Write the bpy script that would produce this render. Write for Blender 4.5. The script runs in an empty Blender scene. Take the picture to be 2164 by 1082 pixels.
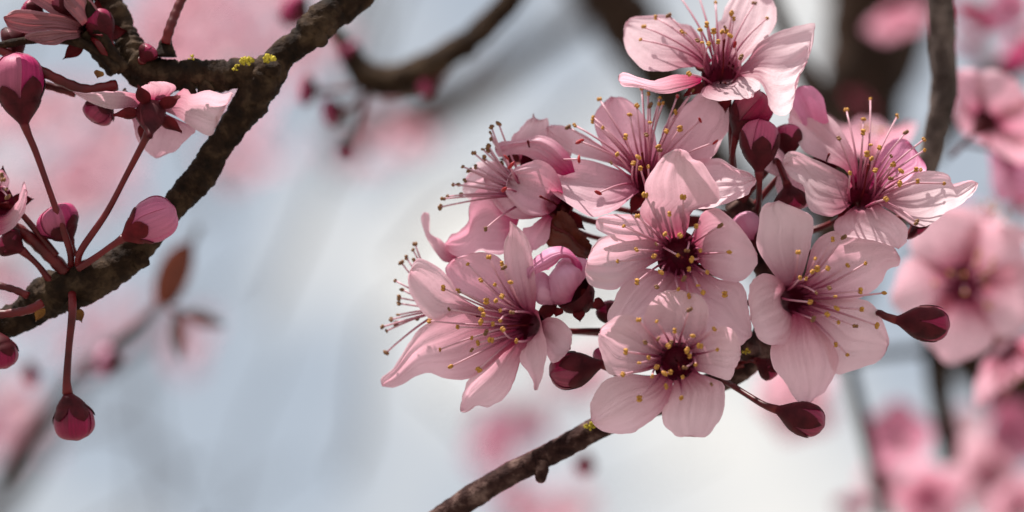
import bpy, math, random
from mathutils import Vector, noise, Matrix

# ------------------------------------------------------------------ camera, sky, sun, exposure
sc = bpy.context.scene
COL = sc.collection
random.seed(7)
FD = 400.0                    # focus distance in mm
K = 154.6 / 2164.0            # mm per photo pixel on the plane in focus
PITCH = math.radians(22)
CAM = Vector((0, 0, 1.72))
RIGHT = Vector((1, 0, 0))
UP = Vector((0, -math.sin(PITCH), math.cos(PITCH)))
FWD = Vector((0, math.cos(PITCH), math.sin(PITCH)))

cam_d = bpy.data.cameras.new('camera'); cam = bpy.data.objects.new('camera', cam_d); COL.objects.link(cam)
cam.location = CAM; cam.rotation_euler = (math.pi / 2 + PITCH, 0, 0)
cam_d.sensor_width = 36.0; cam_d.lens = 36.0 * FD / 154.6
cam_d.clip_start = 0.02; cam_d.clip_end = 2000
cam_d.dof.use_dof = True; cam_d.dof.focus_distance = FD * 0.001
cam_d.dof.aperture_fstop = cam_d.lens / 11.0       # opening of 11 mm
sc.camera = cam

TO_SUN = (RIGHT * -0.30 + UP * 0.90 + FWD * 0.20).normalized()
sun_d = bpy.data.lights.new('sun', 'SUN'); sun = bpy.data.objects.new('sun', sun_d); COL.objects.link(sun)
sun.location = (0, 0, 6); sun.rotation_euler = TO_SUN.to_track_quat('Z', 'Y').to_euler()
sun_d.energy = 5.0; sun_d.angle = math.radians(1.0); sun_d.color = (1.0, 0.94, 0.88)

world = bpy.data.worlds.new('World'); sc.world = world; world.use_nodes = True
nt = world.node_tree; nt.nodes.clear()
wo = nt.nodes.new('ShaderNodeOutputWorld'); bg = nt.nodes.new('ShaderNodeBackground')
sky = nt.nodes.new('ShaderNodeTexSky'); sky.sky_type = 'NISHITA'; sky.sun_disc = False
sky.sun_elevation = math.asin(TO_SUN.z); sky.sun_rotation = math.atan2(TO_SUN.x, TO_SUN.y)
sky.air_density = 1.0; sky.dust_density = 2.0
tc = nt.nodes.new('ShaderNodeTexCoord')
cn = nt.nodes.new('ShaderNodeTexNoise'); cn.noise_dimensions = '4D'
cn.inputs['Scale'].default_value = 7.0; cn.inputs['Detail'].default_value = 3.0; cn.inputs['W'].default_value = 14.88
cr = nt.nodes.new('ShaderNodeValToRGB')
cr.color_ramp.elements[0].position = 0.40; cr.color_ramp.elements[0].color = (0.0, 0.0, 0.0, 1)
cr.color_ramp.elements[1].position = 0.66; cr.color_ramp.elements[1].color = (1, 1, 1, 1)
mx = nt.nodes.new('ShaderNodeMix'); mx.data_type = 'RGBA'
mx.inputs['B'].default_value = (11.6, 11.2, 10.6, 1)          # thin white cloud
nt.links.new(tc.outputs['Generated'], cn.inputs['Vector'])
nt.links.new(cn.outputs['Fac'], cr.inputs['Fac'])
nt.links.new(cr.outputs['Color'], mx.inputs['Factor'])
hz = nt.nodes.new('ShaderNodeMix'); hz.data_type = 'RGBA'; hz.inputs['Factor'].default_value = 0.70
hz.inputs['B'].default_value = (6.9, 7.6, 8.4, 1)          # high thin haze
nt.links.new(sky.outputs['Color'], hz.inputs['A']); nt.links.new(hz.outputs['Result'], mx.inputs['A'])
nt.links.new(mx.outputs['Result'], bg.inputs['Color'])
bg.inputs['Strength'].default_value = 0.055
nt.links.new(bg.outputs['Background'], wo.inputs['Surface'])

sc.view_settings.view_transform = 'Standard'; sc.view_settings.look = 'None'
sc.view_settings.exposure = 0.68; sc.view_settings.gamma = 1.0; sc.view_settings.use_curve_mapping = False
sc.render.engine = 'CYCLES'
sc.cycles.use_denoising = True; sc.cycles.denoiser = 'OPENIMAGEDENOISE'; sc.cycles.denoising_input_passes = 'RGB'
sc.cycles.max_bounces = 8; sc.cycles.diffuse_bounces = 4; sc.cycles.transmission_bounces = 5
sc.cycles.sample_clamp_indirect = 6.0

# ------------------------------------------------------------------ helpers
def W(px, py, dep=0.0):
    """photo pixel + depth behind the plane in focus (mm) -> world point (m)"""
    D = FD + dep
    s = K * D / FD
    return CAM + (RIGHT * ((px - 1082) * s) + UP * (-(py - 541) * s) + FWD * D) * 0.001

def cdir(x, y, z):
    """image direction (x right, y down, z away) -> world direction"""
    return RIGHT * x - UP * y + FWD * z

def T(x0, y0, s):
    return lambda pts: [(x0 + p[0] / s, y0 + p[1] / s) + tuple(p[2:]) for p in pts]
R1 = T(780, 220, 4.007); R2 = T(780, 440, 2.352); R3 = T(1200, 0, 3.731); R4 = T(1120, 180, 4.007)
R5 = T(1220, 420, 5.152); R6 = T(1220, 600, 3.279); R7 = T(1540, 400, 2.352); R8 = T(1540, 160, 3.181)
N1 = T(900, 230, 6.011); N2 = T(880, 390, 5.41); N3 = T(1220, 300, 5.41); N4 = T(1100, 480, 9.017)
N5 = T(1230, 560, 5.41); N6 = T(1500, 200, 9.017); N7 = T(1500, 300, 6.0125); N8 = T(1100, 590, 4.508)
L1 = T(0, 0, 3.006); L2 = T(0, 340, 3.005); L3 = T(0, 600, 3.005)

def empty(name, loc):
    o = bpy.data.objects.new(name, None); COL.objects.link(o); o.location = loc
    o.empty_display_size = 0.003
    return o

def tag(o, label=None, cat=None, group=None, kind=None):
    if label: o['label'] = label
    if cat: o['category'] = cat
    if group: o['group'] = group
    if kind: o['kind'] = kind
    return o

def mesh_obj(name, verts, faces, mat, parent=None, origin=None, uvs=None, smooth=True, mats=None, mat_idx=None):
    """verts in world coordinates; stored relative to the thing's origin"""
    o0 = origin if origin is not None else Vector((0, 0, 0))
    me = bpy.data.meshes.new(name)
    me.from_pydata([tuple(v - o0) for v in verts], [], faces)
    if smooth:
        me.polygons.foreach_set('use_smooth', [True] * len(me.polygons))
    if uvs is not None:
        uvl = me.uv_layers.new(name='UVMap')
        for l in me.loops:
            uvl.data[l.index].uv = uvs[l.vertex_index]
    me.materials.append(mat)
    if mats:
        for m in mats: me.materials.append(m)
    if mat_idx:
        me.polygons.foreach_set('material_index', mat_idx)
    me.update()
    o = bpy.data.objects.new(name, me); COL.objects.link(o)
    if parent is not None:
        o.parent = parent
    else:
        o.location = o0
    return o

def lerp(a, b, t): return a + (b - a) * t
def smooth01(t): t = max(0.0, min(1.0, t)); return t * t * (3 - 2 * t)

def catmull(pts, n, closed=False):
    """resample a polyline of tuples by arc length through Catmull-Rom"""
    P = [Vector(p) for p in pts]
    dense = []
    m = len(P)
    for i in range(m - 1):
        p0 = P[max(i - 1, 0)]; p1 = P[i]; p2 = P[i + 1]; p3 = P[min(i + 2, m - 1)]
        for k in range(12):
            t = k / 12.0
            dense.append(0.5 * ((2 * p1) + (p2 - p0) * t + (2 * p0 - 5 * p1 + 4 * p2 - p3) * t * t + (3 * p1 - p0 - 3 * p2 + p3) * t ** 3))
    dense.append(P[-1])
    L = [0.0]
    for i in range(1, len(dense)): L.append(L[-1] + (dense[i] - dense[i - 1]).length)
    out = []; j = 0
    ts = n if isinstance(n, list) else [i / (n - 1) for i in range(n)]
    for t in ts:
        s = t * L[-1]
        while j < len(L) - 2 and L[j + 1] < s: j += 1
        d = L[j + 1] - L[j]
        out.append(dense[j].lerp(dense[j + 1], 0 if d < 1e-12 else min(1, (s - L[j]) / d)))
    return out

def tube(path, radii, sides=8, cap=True, disp=None):
    """verts, faces, uvs of a tube along world points"""
    n = len(path); verts = []; faces = []; uvs = []
    tan = [(path[min(i + 1, n - 1)] - path[max(i - 1, 0)]).normalized() for i in range(n)]
    ref = Vector((0.3, 0.5, 0.81)).normalized()
    if abs(ref.dot(tan[0])) > 0.9: ref = Vector((1, 0, 0))
    a = (ref - tan[0] * ref.dot(tan[0])).normalized()
    for i in range(n):
        a = (a - tan[i] * a.dot(tan[i])).normalized(); b = tan[i].cross(a)
        for k in range(sides):
            th = 2 * math.pi * k / sides
            dr = a * math.cos(th) + b * math.sin(th)
            r = radii[i]
            if disp: r = disp(i, th, path[i] + dr * r, r)
            verts.append(path[i] + dr * r); uvs.append((k / sides, i / (n - 1)))
    for i in range(n - 1):
        for k in range(sides):
            k2 = (k + 1) % sides
            faces.append((i * sides + k, i * sides + k2, (i + 1) * sides + k2, (i + 1) * sides + k))
    if cap:
        c0 = len(verts); verts.append(path[0]); uvs.append((.5, 0)); verts.append(path[-1]); uvs.append((.5, 1))
        for k in range(sides):
            k2 = (k + 1) % sides
            faces.append((c0, k2, k)); faces.append((c0 + 1, (n - 1) * sides + k, (n - 1) * sides + k2))
    return verts, faces, uvs

# ------------------------------------------------------------------ materials
def new_mat(name):
    m = bpy.data.materials.new(name); m.use_nodes = True
    m.node_tree.nodes.clear()
    return m, m.node_tree.nodes, m.node_tree.links

def petal_material(name, tip, base, trans, base_reach=0.30, tmix=0.45, vein=0.11, rough=0.5):
    m, N, Lk = new_mat(name)
    out = N.new('ShaderNodeOutputMaterial'); uv = N.new('ShaderNodeUVMap'); uv.uv_map = 'UVMap'
    sep = N.new('ShaderNodeSeparateXYZ'); Lk.new(uv.outputs['UV'], sep.inputs[0])
    oi = N.new('ShaderNodeObjectInfo')
    # veins fan out from the base because u is measured across the petal
    comb = N.new('ShaderNodeCombineXYZ')
    mu = N.new('ShaderNodeMath'); mu.operation = 'MULTIPLY'; mu.inputs[1].default_value = 16; Lk.new(sep.outputs['X'], mu.inputs[0])
    mv = N.new('ShaderNodeMath'); mv.operation = 'MULTIPLY'; mv.inputs[1].default_value = 0.8; Lk.new(sep.outputs['Y'], mv.inputs[0])
    mr = N.new('ShaderNodeMath'); mr.operation = 'MULTIPLY'; mr.inputs[1].default_value = 50; Lk.new(oi.outputs['Random'], mr.inputs[0])
    Lk.new(mu.outputs[0], comb.inputs[0]); Lk.new(mv.outputs[0], comb.inputs[1]); Lk.new(mr.outputs[0], comb.inputs[2])
    vn = N.new('ShaderNodeTexNoise'); vn.inputs['Scale'].default_value = 1.0; vn.inputs['Detail'].default_value = 3.0; vn.inputs['Distortion'].default_value = 0.3
    Lk.new(comb.outputs[0], vn.inputs['Vector'])
    # broad mottling in object space
    tcn = N.new('ShaderNodeTexCoord'); mn = N.new('ShaderNodeTexNoise'); mn.inputs['Scale'].default_value = 180; mn.inputs['Detail'].default_value = 2
    Lk.new(tcn.outputs['Object'], mn.inputs['Vector'])
    ramp = N.new('ShaderNodeValToRGB')
    e = ramp.color_ramp.elements
    e[0].position = 0.0; e[0].color = (*base, 1)
    e[1].position = base_reach; e[1].color = (*[lerp(base[i], tip[i], 0.74) for i in range(3)], 1)
    x = e.new(0.62); x.color = (*tip, 1)
    x = e.new(base_reach * 0.5); x.color = (*[lerp(base[i], tip[i], 0.28) for i in range(3)], 1)
    ad = N.new('ShaderNodeMath'); ad.operation = 'MULTIPLY_ADD'; ad.inputs[1].default_value = 0.16; ad.inputs[2].default_value = -0.08
    Lk.new(vn.outputs['Fac'], ad.inputs[0])
    ad2 = N.new('ShaderNodeMath'); ad2.operation = 'ADD'; Lk.new(sep.outputs['Y'], ad2.inputs[0]); Lk.new(ad.outputs[0], ad2.inputs[1])
    Lk.new(ad2.outputs[0], ramp.inputs['Fac'])
    vr = N.new('ShaderNodeMapRange'); vr.inputs['From Min'].default_value = 0.35; vr.inputs['From Max'].default_value = 0.65
    vr.inputs['To Min'].default_value = 1.0 - vein; vr.inputs['To Max'].default_value = 1.0
    Lk.new(vn.outputs['Fac'], vr.inputs['Value'])
    mrng = N.new('ShaderNodeMapRange'); mrng.inputs['From Min'].default_value = 0.3; mrng.inputs['From Max'].default_value = 0.7
    mrng.inputs['To Min'].default_value = 0.9; mrng.inputs['To Max'].default_value = 1.04
    Lk.new(mn.outputs['Fac'], mrng.inputs['Value'])
    mm = N.new('ShaderNodeMath'); mm.operation = 'MULTIPLY'; Lk.new(vr.outputs[0], mm.inputs[0]); Lk.new(mrng.outputs[0], mm.inputs[1])
    hs = N.new('ShaderNodeHueSaturation'); Lk.new(ramp.outputs['Color'], hs.inputs['Color']); Lk.new(mm.outputs[0], hs.inputs['Value'])
    sr = N.new('ShaderNodeMapRange'); sr.inputs['To Min'].default_value = 0.85; sr.inputs['To Max'].default_value = 1.18; Lk.new(oi.outputs['Random'], sr.inputs['Value'])
    Lk.new(sr.outputs[0], hs.inputs['Saturation'])
    bs = N.new('ShaderNodeBsdfPrincipled'); bs.inputs['Roughness'].default_value = rough; bs.inputs['Specular IOR Level'].default_value = 0.35
    Lk.new(hs.outputs['Color'], bs.inputs['Base Color'])
    bp = N.new('ShaderNodeBump'); bp.inputs['Strength'].default_value = 0.32; bp.inputs['Distance'].default_value = 0.0004
    fn = N.new('ShaderNodeTexNoise'); fn.inputs['Scale'].default_value = 520; fn.inputs['Detail'].default_value = 3; Lk.new(tcn.outputs['Object'], fn.inputs['Vector'])
    fa = N.new('ShaderNodeMath'); fa.operation = 'MULTIPLY_ADD'; fa.inputs[1].default_value = 0.9; Lk.new(fn.outputs['Fac'], fa.inputs[0]); Lk.new(vn.outputs['Fac'], fa.inputs[2])
    Lk.new(fa.outputs[0], bp.inputs['Height']); Lk.new(bp.outputs['Normal'], bs.inputs['Normal'])
    tr = N.new('ShaderNodeBsdfTranslucent')
    tm = N.new('ShaderNodeMix'); tm.data_type = 'RGBA'; tm.blend_type = 'MULTIPLY'; tm.inputs['Factor'].default_value = 1.0
    Lk.new(hs.outputs['Color'], tm.inputs['A']); tm.inputs['B'].default_value = (*trans, 1)
    Lk.new(tm.outputs['Result'], tr.inputs['Color']); Lk.new(bp.outputs['Normal'], tr.inputs['Normal'])
    ms = N.new('ShaderNodeMixShader'); ms.inputs['Fac'].default_value = tmix
    Lk.new(bs.outputs[0], ms.inputs[1]); Lk.new(tr.outputs[0], ms.inputs[2]); Lk.new(ms.outputs[0], out.inputs['Surface'])
    return m

def simple_mat(name, c0, c1, scale=400, rough=0.5, spec=0.4, bump=0.3, dist=0.0002, trans=0.0, detail=4):
    m, N, Lk = new_mat(name)
    out = N.new('ShaderNodeOutputMaterial'); tcn = N.new('ShaderNodeTexCoord'); n = N.new('ShaderNodeTexNoise')
    n.inputs['Scale'].default_value = scale; n.inputs['Detail'].default_value = detail
    Lk.new(tcn.outputs['Object'], n.inputs['Vector'])
    r = N.new('ShaderNodeValToRGB'); r.color_ramp.elements[0].position = 0.35; r.color_ramp.elements[1].position = 0.68
    r.color_ramp.elements[0].color = (*c0, 1); r.color_ramp.elements[1].color = (*c1, 1)
    Lk.new(n.outputs['Fac'], r.inputs['Fac'])
    bs = N.new('ShaderNodeBsdfPrincipled'); bs.inputs['Roughness'].default_value = rough; bs.inputs['Specular IOR Level'].default_value = spec
    Lk.new(r.outputs['Color'], bs.inputs['Base Color'])
    bp = N.new('ShaderNodeBump'); bp.inputs['Strength'].default_value = bump; bp.inputs['Distance'].default_value = dist
    Lk.new(n.outputs['Fac'], bp.inputs['Height']); Lk.new(bp.outputs['Normal'], bs.inputs['Normal'])
    if trans > 0:
        tr = N.new('ShaderNodeBsdfTranslucent'); Lk.new(r.outputs['Color'], tr.inputs['Color'])
        ms = N.new('ShaderNodeMixShader'); ms.inputs['Fac'].default_value = trans
        Lk.new(bs.outputs[0], ms.inputs[1]); Lk.new(tr.outputs[0], ms.inputs[2]); Lk.new(ms.outputs[0], out.inputs['Surface'])
    else:
        Lk.new(bs.outputs[0], out.inputs['Surface'])
    return m

def filament_material():
    m, N, Lk = new_mat('filament')
    out = N.new('ShaderNodeOutputMaterial'); uv = N.new('ShaderNodeUVMap'); uv.uv_map = 'UVMap'
    sep = N.new('ShaderNodeSeparateXYZ'); Lk.new(uv.outputs['UV'], sep.inputs[0])
    r = N.new('ShaderNodeValToRGB'); e = r.color_ramp.elements
    e[0].position = 0.05; e[0].color = (0.22, 0.02, 0.06, 1); e[1].position = 0.92; e[1].color = (0.72, 0.42, 0.49, 1)
    x = e.new(0.45); x.color = (0.40, 0.07, 0.15, 1)
    Lk.new(sep.outputs['Y'], r.inputs['Fac'])
    bs = N.new('ShaderNodeBsdfPrincipled'); bs.inputs['Roughness'].default_value = 0.45
    Lk.new(r.outputs['Color'], bs.inputs['Base Color'])
    tr = N.new('ShaderNodeBsdfTranslucent'); Lk.new(r.outputs['Color'], tr.inputs['Color'])
    ms = N.new('ShaderNodeMixShader'); ms.inputs['Fac'].default_value = 0.3
    Lk.new(bs.outputs[0], ms.inputs[1]); Lk.new(tr.outputs[0], ms.inputs[2]); Lk.new(ms.outputs[0], out.inputs['Surface'])
    return m

def bark_material(name, dark, mid, light, scale=260):
    m, N, Lk = new_mat(name)
    out = N.new('ShaderNodeOutputMaterial'); tcn = N.new('ShaderNodeTexCoord')
    n1 = N.new('ShaderNodeTexNoise'); n1.inputs['Scale'].default_value = scale; n1.inputs['Detail'].default_value = 6; n1.inputs['Roughness'].default_value = 0.65
    n2 = N.new('ShaderNodeTexNoise'); n2.inputs['Scale'].default_value = scale * 4; n2.inputs['Detail'].default_value = 4
    Lk.new(tcn.outputs['Object'], n1.inputs['Vector']); Lk.new(tcn.outputs['Object'], n2.inputs['Vector'])
    r = N.new('ShaderNodeValToRGB'); e = r.color_ramp.elements
    e[0].position = 0.36; e[0].color = (*dark, 1); e[1].position = 0.66; e[1].color = (*light, 1)
    x = e.new(0.5); x.color = (*mid, 1)
    Lk.new(n1.outputs['Fac'], r.inputs['Fac'])
    mixh = N.new('ShaderNodeMath'); mixh.operation = 'MULTIPLY_ADD'; mixh.inputs[1].default_value = 0.5
    Lk.new(n2.outputs['Fac'], mixh.inputs[0]); Lk.new(n1.outputs['Fac'], mixh.inputs[2])
    bs = N.new('ShaderNodeBsdfPrincipled'); bs.inputs['Roughness'].default_value = 0.8; bs.inputs['Specular IOR Level'].default_value = 0.12
    Lk.new(r.outputs['Color'], bs.inputs['Base Color'])
    bp = N.new('ShaderNodeBump'); bp.inputs['Strength'].default_value = 0.8; bp.inputs['Distance'].default_value = 0.0006
    Lk.new(mixh.outputs[0], bp.inputs['Height']); Lk.new(bp.outputs['Normal'], bs.inputs['Normal'])
    Lk.new(bs.outputs[0], out.inputs['Surface'])
    return m

M = {}
M['pale'] = petal_material('petal_pale', (0.90, 0.675, 0.735), (0.36, 0.010, 0.085), (1.0, 0.72, 0.81), tmix=0.5, base_reach=0.40)
M['pink'] = petal_material('petal_pink', (0.83, 0.54, 0.63), (0.44, 0.06, 0.16), (1.0, 0.68, 0.78), tmix=0.42, base_reach=0.36)
M['rose'] = petal_material('petal_rose', (0.74, 0.36, 0.52), (0.42, 0.03, 0.14), (1.0, 0.6, 0.75), tmix=0.3, base_reach=0.4)
M['budred'] = petal_material('bud_petal', (0.33, 0.018, 0.075), (0.08, 0.004, 0.014), (1.0, 0.5, 0.6), tmix=0.14, rough=0.44, base_reach=0.5, vein=0.35)
M['budpink'] = petal_material('bud_petal_pink', (0.52, 0.09, 0.20), (0.20, 0.012, 0.045), (1.0, 0.5, 0.6), tmix=0.2, rough=0.52, base_reach=0.45, vein=0.25)
M['budrose'] = petal_material('bud_petal_rose', (0.66, 0.20, 0.34), (0.36, 0.04, 0.12), (1.0, 0.55, 0.7), tmix=0.25, base_reach=0.3, vein=0.2)
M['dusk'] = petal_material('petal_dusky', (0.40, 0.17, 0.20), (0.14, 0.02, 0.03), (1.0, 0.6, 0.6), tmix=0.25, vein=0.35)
M['calyx'] = simple_mat('calyx_maroon', (0.035, 0.0025, 0.005), (0.085, 0.006, 0.012), 500, 0.6, 0.15, 0.35)
M['throat'] = simple_mat('throat_crimson', (0.10, 0.003, 0.016), (0.22, 0.008, 0.042), 700, 0.5, 0.3, 0.4)
M['sepal'] = simple_mat('sepal_red', (0.07, 0.004, 0.007), (0.17, 0.010, 0.016), 500, 0.6, 0.15, 0.35, trans=0.18)
M['stem'] = simple_mat('stem_red', (0.055, 0.003, 0.005), (0.15, 0.009, 0.012), 260, 0.42, 0.3, 0.3, trans=0.0)
M['anther'] = simple_mat('anther_gold', (0.26, 0.10, 0.018), (0.58, 0.29, 0.05), 2500, 0.6, 0.3, 0.8, 0.0002)
M['anther_dark'] = simple_mat('anther_brown', (0.09, 0.035, 0.02), (0.30, 0.14, 0.05), 2500, 0.6, 0.3, 0.8, 0.0002)
M['anther_red'] = simple_mat('anther_red', (0.24, 0.008, 0.012), (0.38, 0.018, 0.022), 1500, 0.5, 0.3, 0.5, 0.0002)
M['filament'] = filament_material()
M['bark'] = bark_material('bark_dark', (0.007, 0.0035, 0.002), (0.022, 0.011, 0.006), (0.070, 0.042, 0.024))
M['bark2'] = bark_material('bark_twig', (0.014, 0.004, 0.004), (0.045, 0.020, 0.017), (0.17, 0.105, 0.09), 330)
M['bark3'] = bark_material('bark_far', (0.012, 0.006, 0.004), (0.028, 0.015, 0.010), (0.06, 0.035, 0.025), 60)
M['barkgrey'] = bark_material('bark_grey', (0.030, 0.020, 0.018), (0.075, 0.054, 0.048), (0.18, 0.135, 0.12), 160)
M['lichen'] = simple_mat('lichen', (0.30, 0.24, 0.02), (0.62, 0.50, 0.06), 900, 0.8, 0.2, 0.8, 0.0004)
M['scale'] = simple_mat('bud_scale', (0.16, 0.06, 0.015), (0.42, 0.19, 0.04), 400, 0.55, 0.3, 0.5, 0.0002, trans=0.2)
M['leaf'] = simple_mat('young_leaf', (0.050, 0.010, 0.006), (0.14, 0.030, 0.014), 260, 0.42, 0.4, 0.5, 0.0003, trans=0.25)
M['leafbrown'] = simple_mat('bronze_leaf', (0.085, 0.020, 0.012), (0.17, 0.042, 0.022), 120, 0.45, 0.4, 0.4, 0.0003, trans=0.35)
M['ground'] = simple_mat('ground_bounce_pale', (0.15, 0.145, 0.13), (0.25, 0.235, 0.21), 3, 0.9, 0.2, 0.4, 0.02)  # neutral pale tone, picked for the fill light it throws upward

# ------------------------------------------------------------------ unseen ground far below the frame, kept pale to bounce fill onto the petals
bm_v = []; bm_f = []
for i in range(21):
    for j in range(21):
        bm_v.append(Vector(((i - 10) * 40.0, (j - 10) * 40.0 + 100, 0.0)))
for i in range(20):
    for j in range(20):
        a = i * 21 + j; bm_f.append((a, a + 21, a + 22, a + 1))
g = mesh_obj('ground', bm_v, bm_f, M['ground']); tag(g, 'unseen pale ground bouncing light up under the blossoming trees', 'ground', kind='structure')

# ------------------------------------------------------------------ shared small meshes
def anther_mesh(name, mat, sx=1.0):
    import bmesh
    bm = bmesh.new()
    for s in ((-1, 1) if sx == 1.0 else (0.3,)):
        r = bmesh.ops.create_icosphere(bm, subdivisions=2, radius=0.00030)
        for v in r['verts']:
            n = noise.noise(v.co * 9000 + Vector((s * 7, 0, 0)))
            v.co *= 1 + 0.22 * n
            v.co = Vector((v.co.x * 0.82 + s * 0.00018, v.co.y * 0.85, v.co.z * 1.25 * sx))
    me = bpy.data.meshes.new(name); bm.to_mesh(me); bm.free(); me.materials.append(mat)
    me.polygons.foreach_set('use_smooth', [True] * len(me.polygons))
    return me
ANTHER = [anther_mesh('anther', M['anther']), anther_mesh('anther', M['anther_dark']), anther_mesh('anther', M['anther_red'], 1.6)]

# ------------------------------------------------------------------ builders
NT_ROWS, NU_COLS = 28, 22

def petal(thing, org, fl, spec, mat):
    """one petal whose outline runs base -> tip -> base; the surface is bowled and tilted with its flower"""
    pts = spec['pts']; tip = spec['tip']; seed = spec.get('seed', random.random() * 100)
    cx, cy = fl['c']; z0 = fl['z']; sx, sy = fl['tilt']; bowl = fl['bowl']
    left = [p[:2] for p in pts[:tip + 1]]; right = [p[:2] for p in pts[tip:]][::-1]
    ts = [math.sin(0.5 * math.pi * (i / NT_ROWS)) * 0.55 + 0.45 * (i / NT_ROWS) for i in range(NT_ROWS + 1)]
    Lc = catmull([(p[0], p[1], 0) for p in left], ts); Rc = catmull([(p[0], p[1], 0) for p in right], ts)
    dz = spec.get('dz', 0.0); cup = spec.get('cup', 0.10); curl = spec.get('curl', 0.0); bulge = spec.get('bulge', 0.0)
    wr = spec.get('wr', 0.55); lift = spec.get('lift', 0.0); side = spec.get('side', 0.0)
    sx2, sy2 = spec.get('tilt', (sx, sy)); bw = spec.get('bowl', bowl)
    verts = []; faces = []; uvs = []
    span = max((Vector(Lc[i]) - Vector(Rc[i])).length for i in range(len(Lc))) * K
    for i, t in enumerate(ts):
        last = i == NT_ROWS
        for j in range(NU_COLS + 1):
            u = 2 * j / NU_COLS - 1
            if last and j > 0: break
            p = Lc[i].lerp(Rc[i], (u + 1) / 2)
            rag = noise.noise(Vector((u * 3.1 + seed, t * 9.0, seed))) * 2.2 * (abs(u) ** 3 + t ** 4 * 0.8)
            rag += noise.noise(Vector((u * 9.0 + seed * 2, t * 24.0, seed))) * 1.6 * (abs(u) ** 6 + t ** 8)
            x = p.x + rag; y = p.y + rag * 0.7
            dx = (x - cx) * K; dy = (y - cy) * K; r = math.hypot(dx, dy)
            z = z0 + sx2 * dx + sy2 * dy - bw * r + dz
            z -= cup * span * (u * u) * math.sin(math.pi * min(1, t * 0.9)) 
            z += curl * t * t - lift * t + side * u * t
            z -= bulge * (1 - u * u) * math.sin(math.pi * min(1, t))
            if fl.get('rmin') and r < fl['rmin']: z += 5.0 * smooth01((fl['rmin'] - r) / (0.35 * fl['rmin'])) ** 0.8   # the claw dips under the rim of the cup
            amp = wr * (0.25 + 0.75 * t)
            z += amp * 0.9 * noise.noise(Vector((u * 1.6 + seed, t * 1.5, seed * 1.7)))
            z += amp * 0.45 * noise.noise(Vector((u * 4.5 + seed * 2, t * 1.6, seed)))
            z += amp * 0.30 * t * noise.noise(Vector((u * 8 + seed * 3, t * 5, seed)))
            verts.append(W(x, y, z)); uvs.append(((u + 1) / 2, t))
    n = NU_COLS + 1
    for i in range(NT_ROWS):
        for j in range(NU_COLS):
            a = i * n + j
            if i < NT_ROWS - 1: faces.append((a, a + 1, a + n + 1, a + n))
            else: faces.append((a, a + 1, NT_ROWS * n))
    return mesh_obj('petal', verts, faces, mat, thing, org, uvs)

def frame_of(d):
    a = Vector((0.2, 0.3, 1.0)); a = (a - d * a.dot(d)).normalized()
    return a, d.cross(a)

def lathe(origin, axis, prof, sides=20, rfun=None):
    """prof: list of (height along axis m, radius m)"""
    a, b = frame_of(axis); verts = []; faces = []; uvs = []
    for i, (h, r) in enumerate(prof):
        for k in range(sides):
            th = 2 * math.pi * k / sides
            rr = r * (rfun(th, i / (len(prof) - 1)) if rfun else 1.0)
            verts.append(origin + axis * h + (a * math.cos(th) + b * math.sin(th)) * rr); uvs.append((k / sides, i / (len(prof) - 1)))
    for i in range(len(prof) - 1):
        for k in range(sides):
            k2 = (k + 1) % sides
            faces.append((i * sides + k, i * sides + k2, (i + 1) * sides + k2, (i + 1) * sides + k))
    return verts, faces, uvs

def sepal_patch(base, along, normal, length, width, bend=0.25):
    """a small pointed lens-shaped leaf with some thickness"""
    side = along.cross(normal).normalized(); V = []; F = []; U = []
    n, m = 8, 4
    for layer in (0, 1):
        for i in range(n + 1):
            t = i / n
            w = width * 0.5 * (math.sin(math.pi * (0.18 + 0.82 * t)) ** 0.8) * (1 - t ** 3) + 1e-6
            for j in range(m + 1):
                u = 2 * j / m - 1
                V.append(base + along * (length * t) + side * (w * u) + normal * (length * bend * t * t + width * 0.18 * u * u - layer * width * 0.12 * (1 - u * u)))
                U.append(((u + 1) / 2, t))
    L = (n + 1) * (m + 1)
    for layer in (0, 1):
        for i in range(n):
            for j in range(m):
                a = layer * L + i * (m + 1) + j
                q = (a, a + 1, a + m + 2, a + m + 1)
                F.append(q if layer else q[::-1])
    return V, F, U

def pedicel(thing, org, pts, r=0.00050, mat=None, start=None):
    """pts: list of (px, py, depth)"""
    P = ([start] if start is not None else []) + [W(*p) for p in pts]
    Q = catmull([tuple(p) for p in P], max(8, 5 * len(P)))
    n = len(Q)
    rad = [r * (1 + 0.18 * math.cos(2.5 * math.pi * i / n) * 0.5 + (0.35 * (1 - i / 3.0) if i < 3 else 0)) for i in range(n)]
    v, f, u = tube(Q, rad, 10)
    return mesh_obj('pedicel', v, f, mat or M['stem'], thing, org, u)

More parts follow.
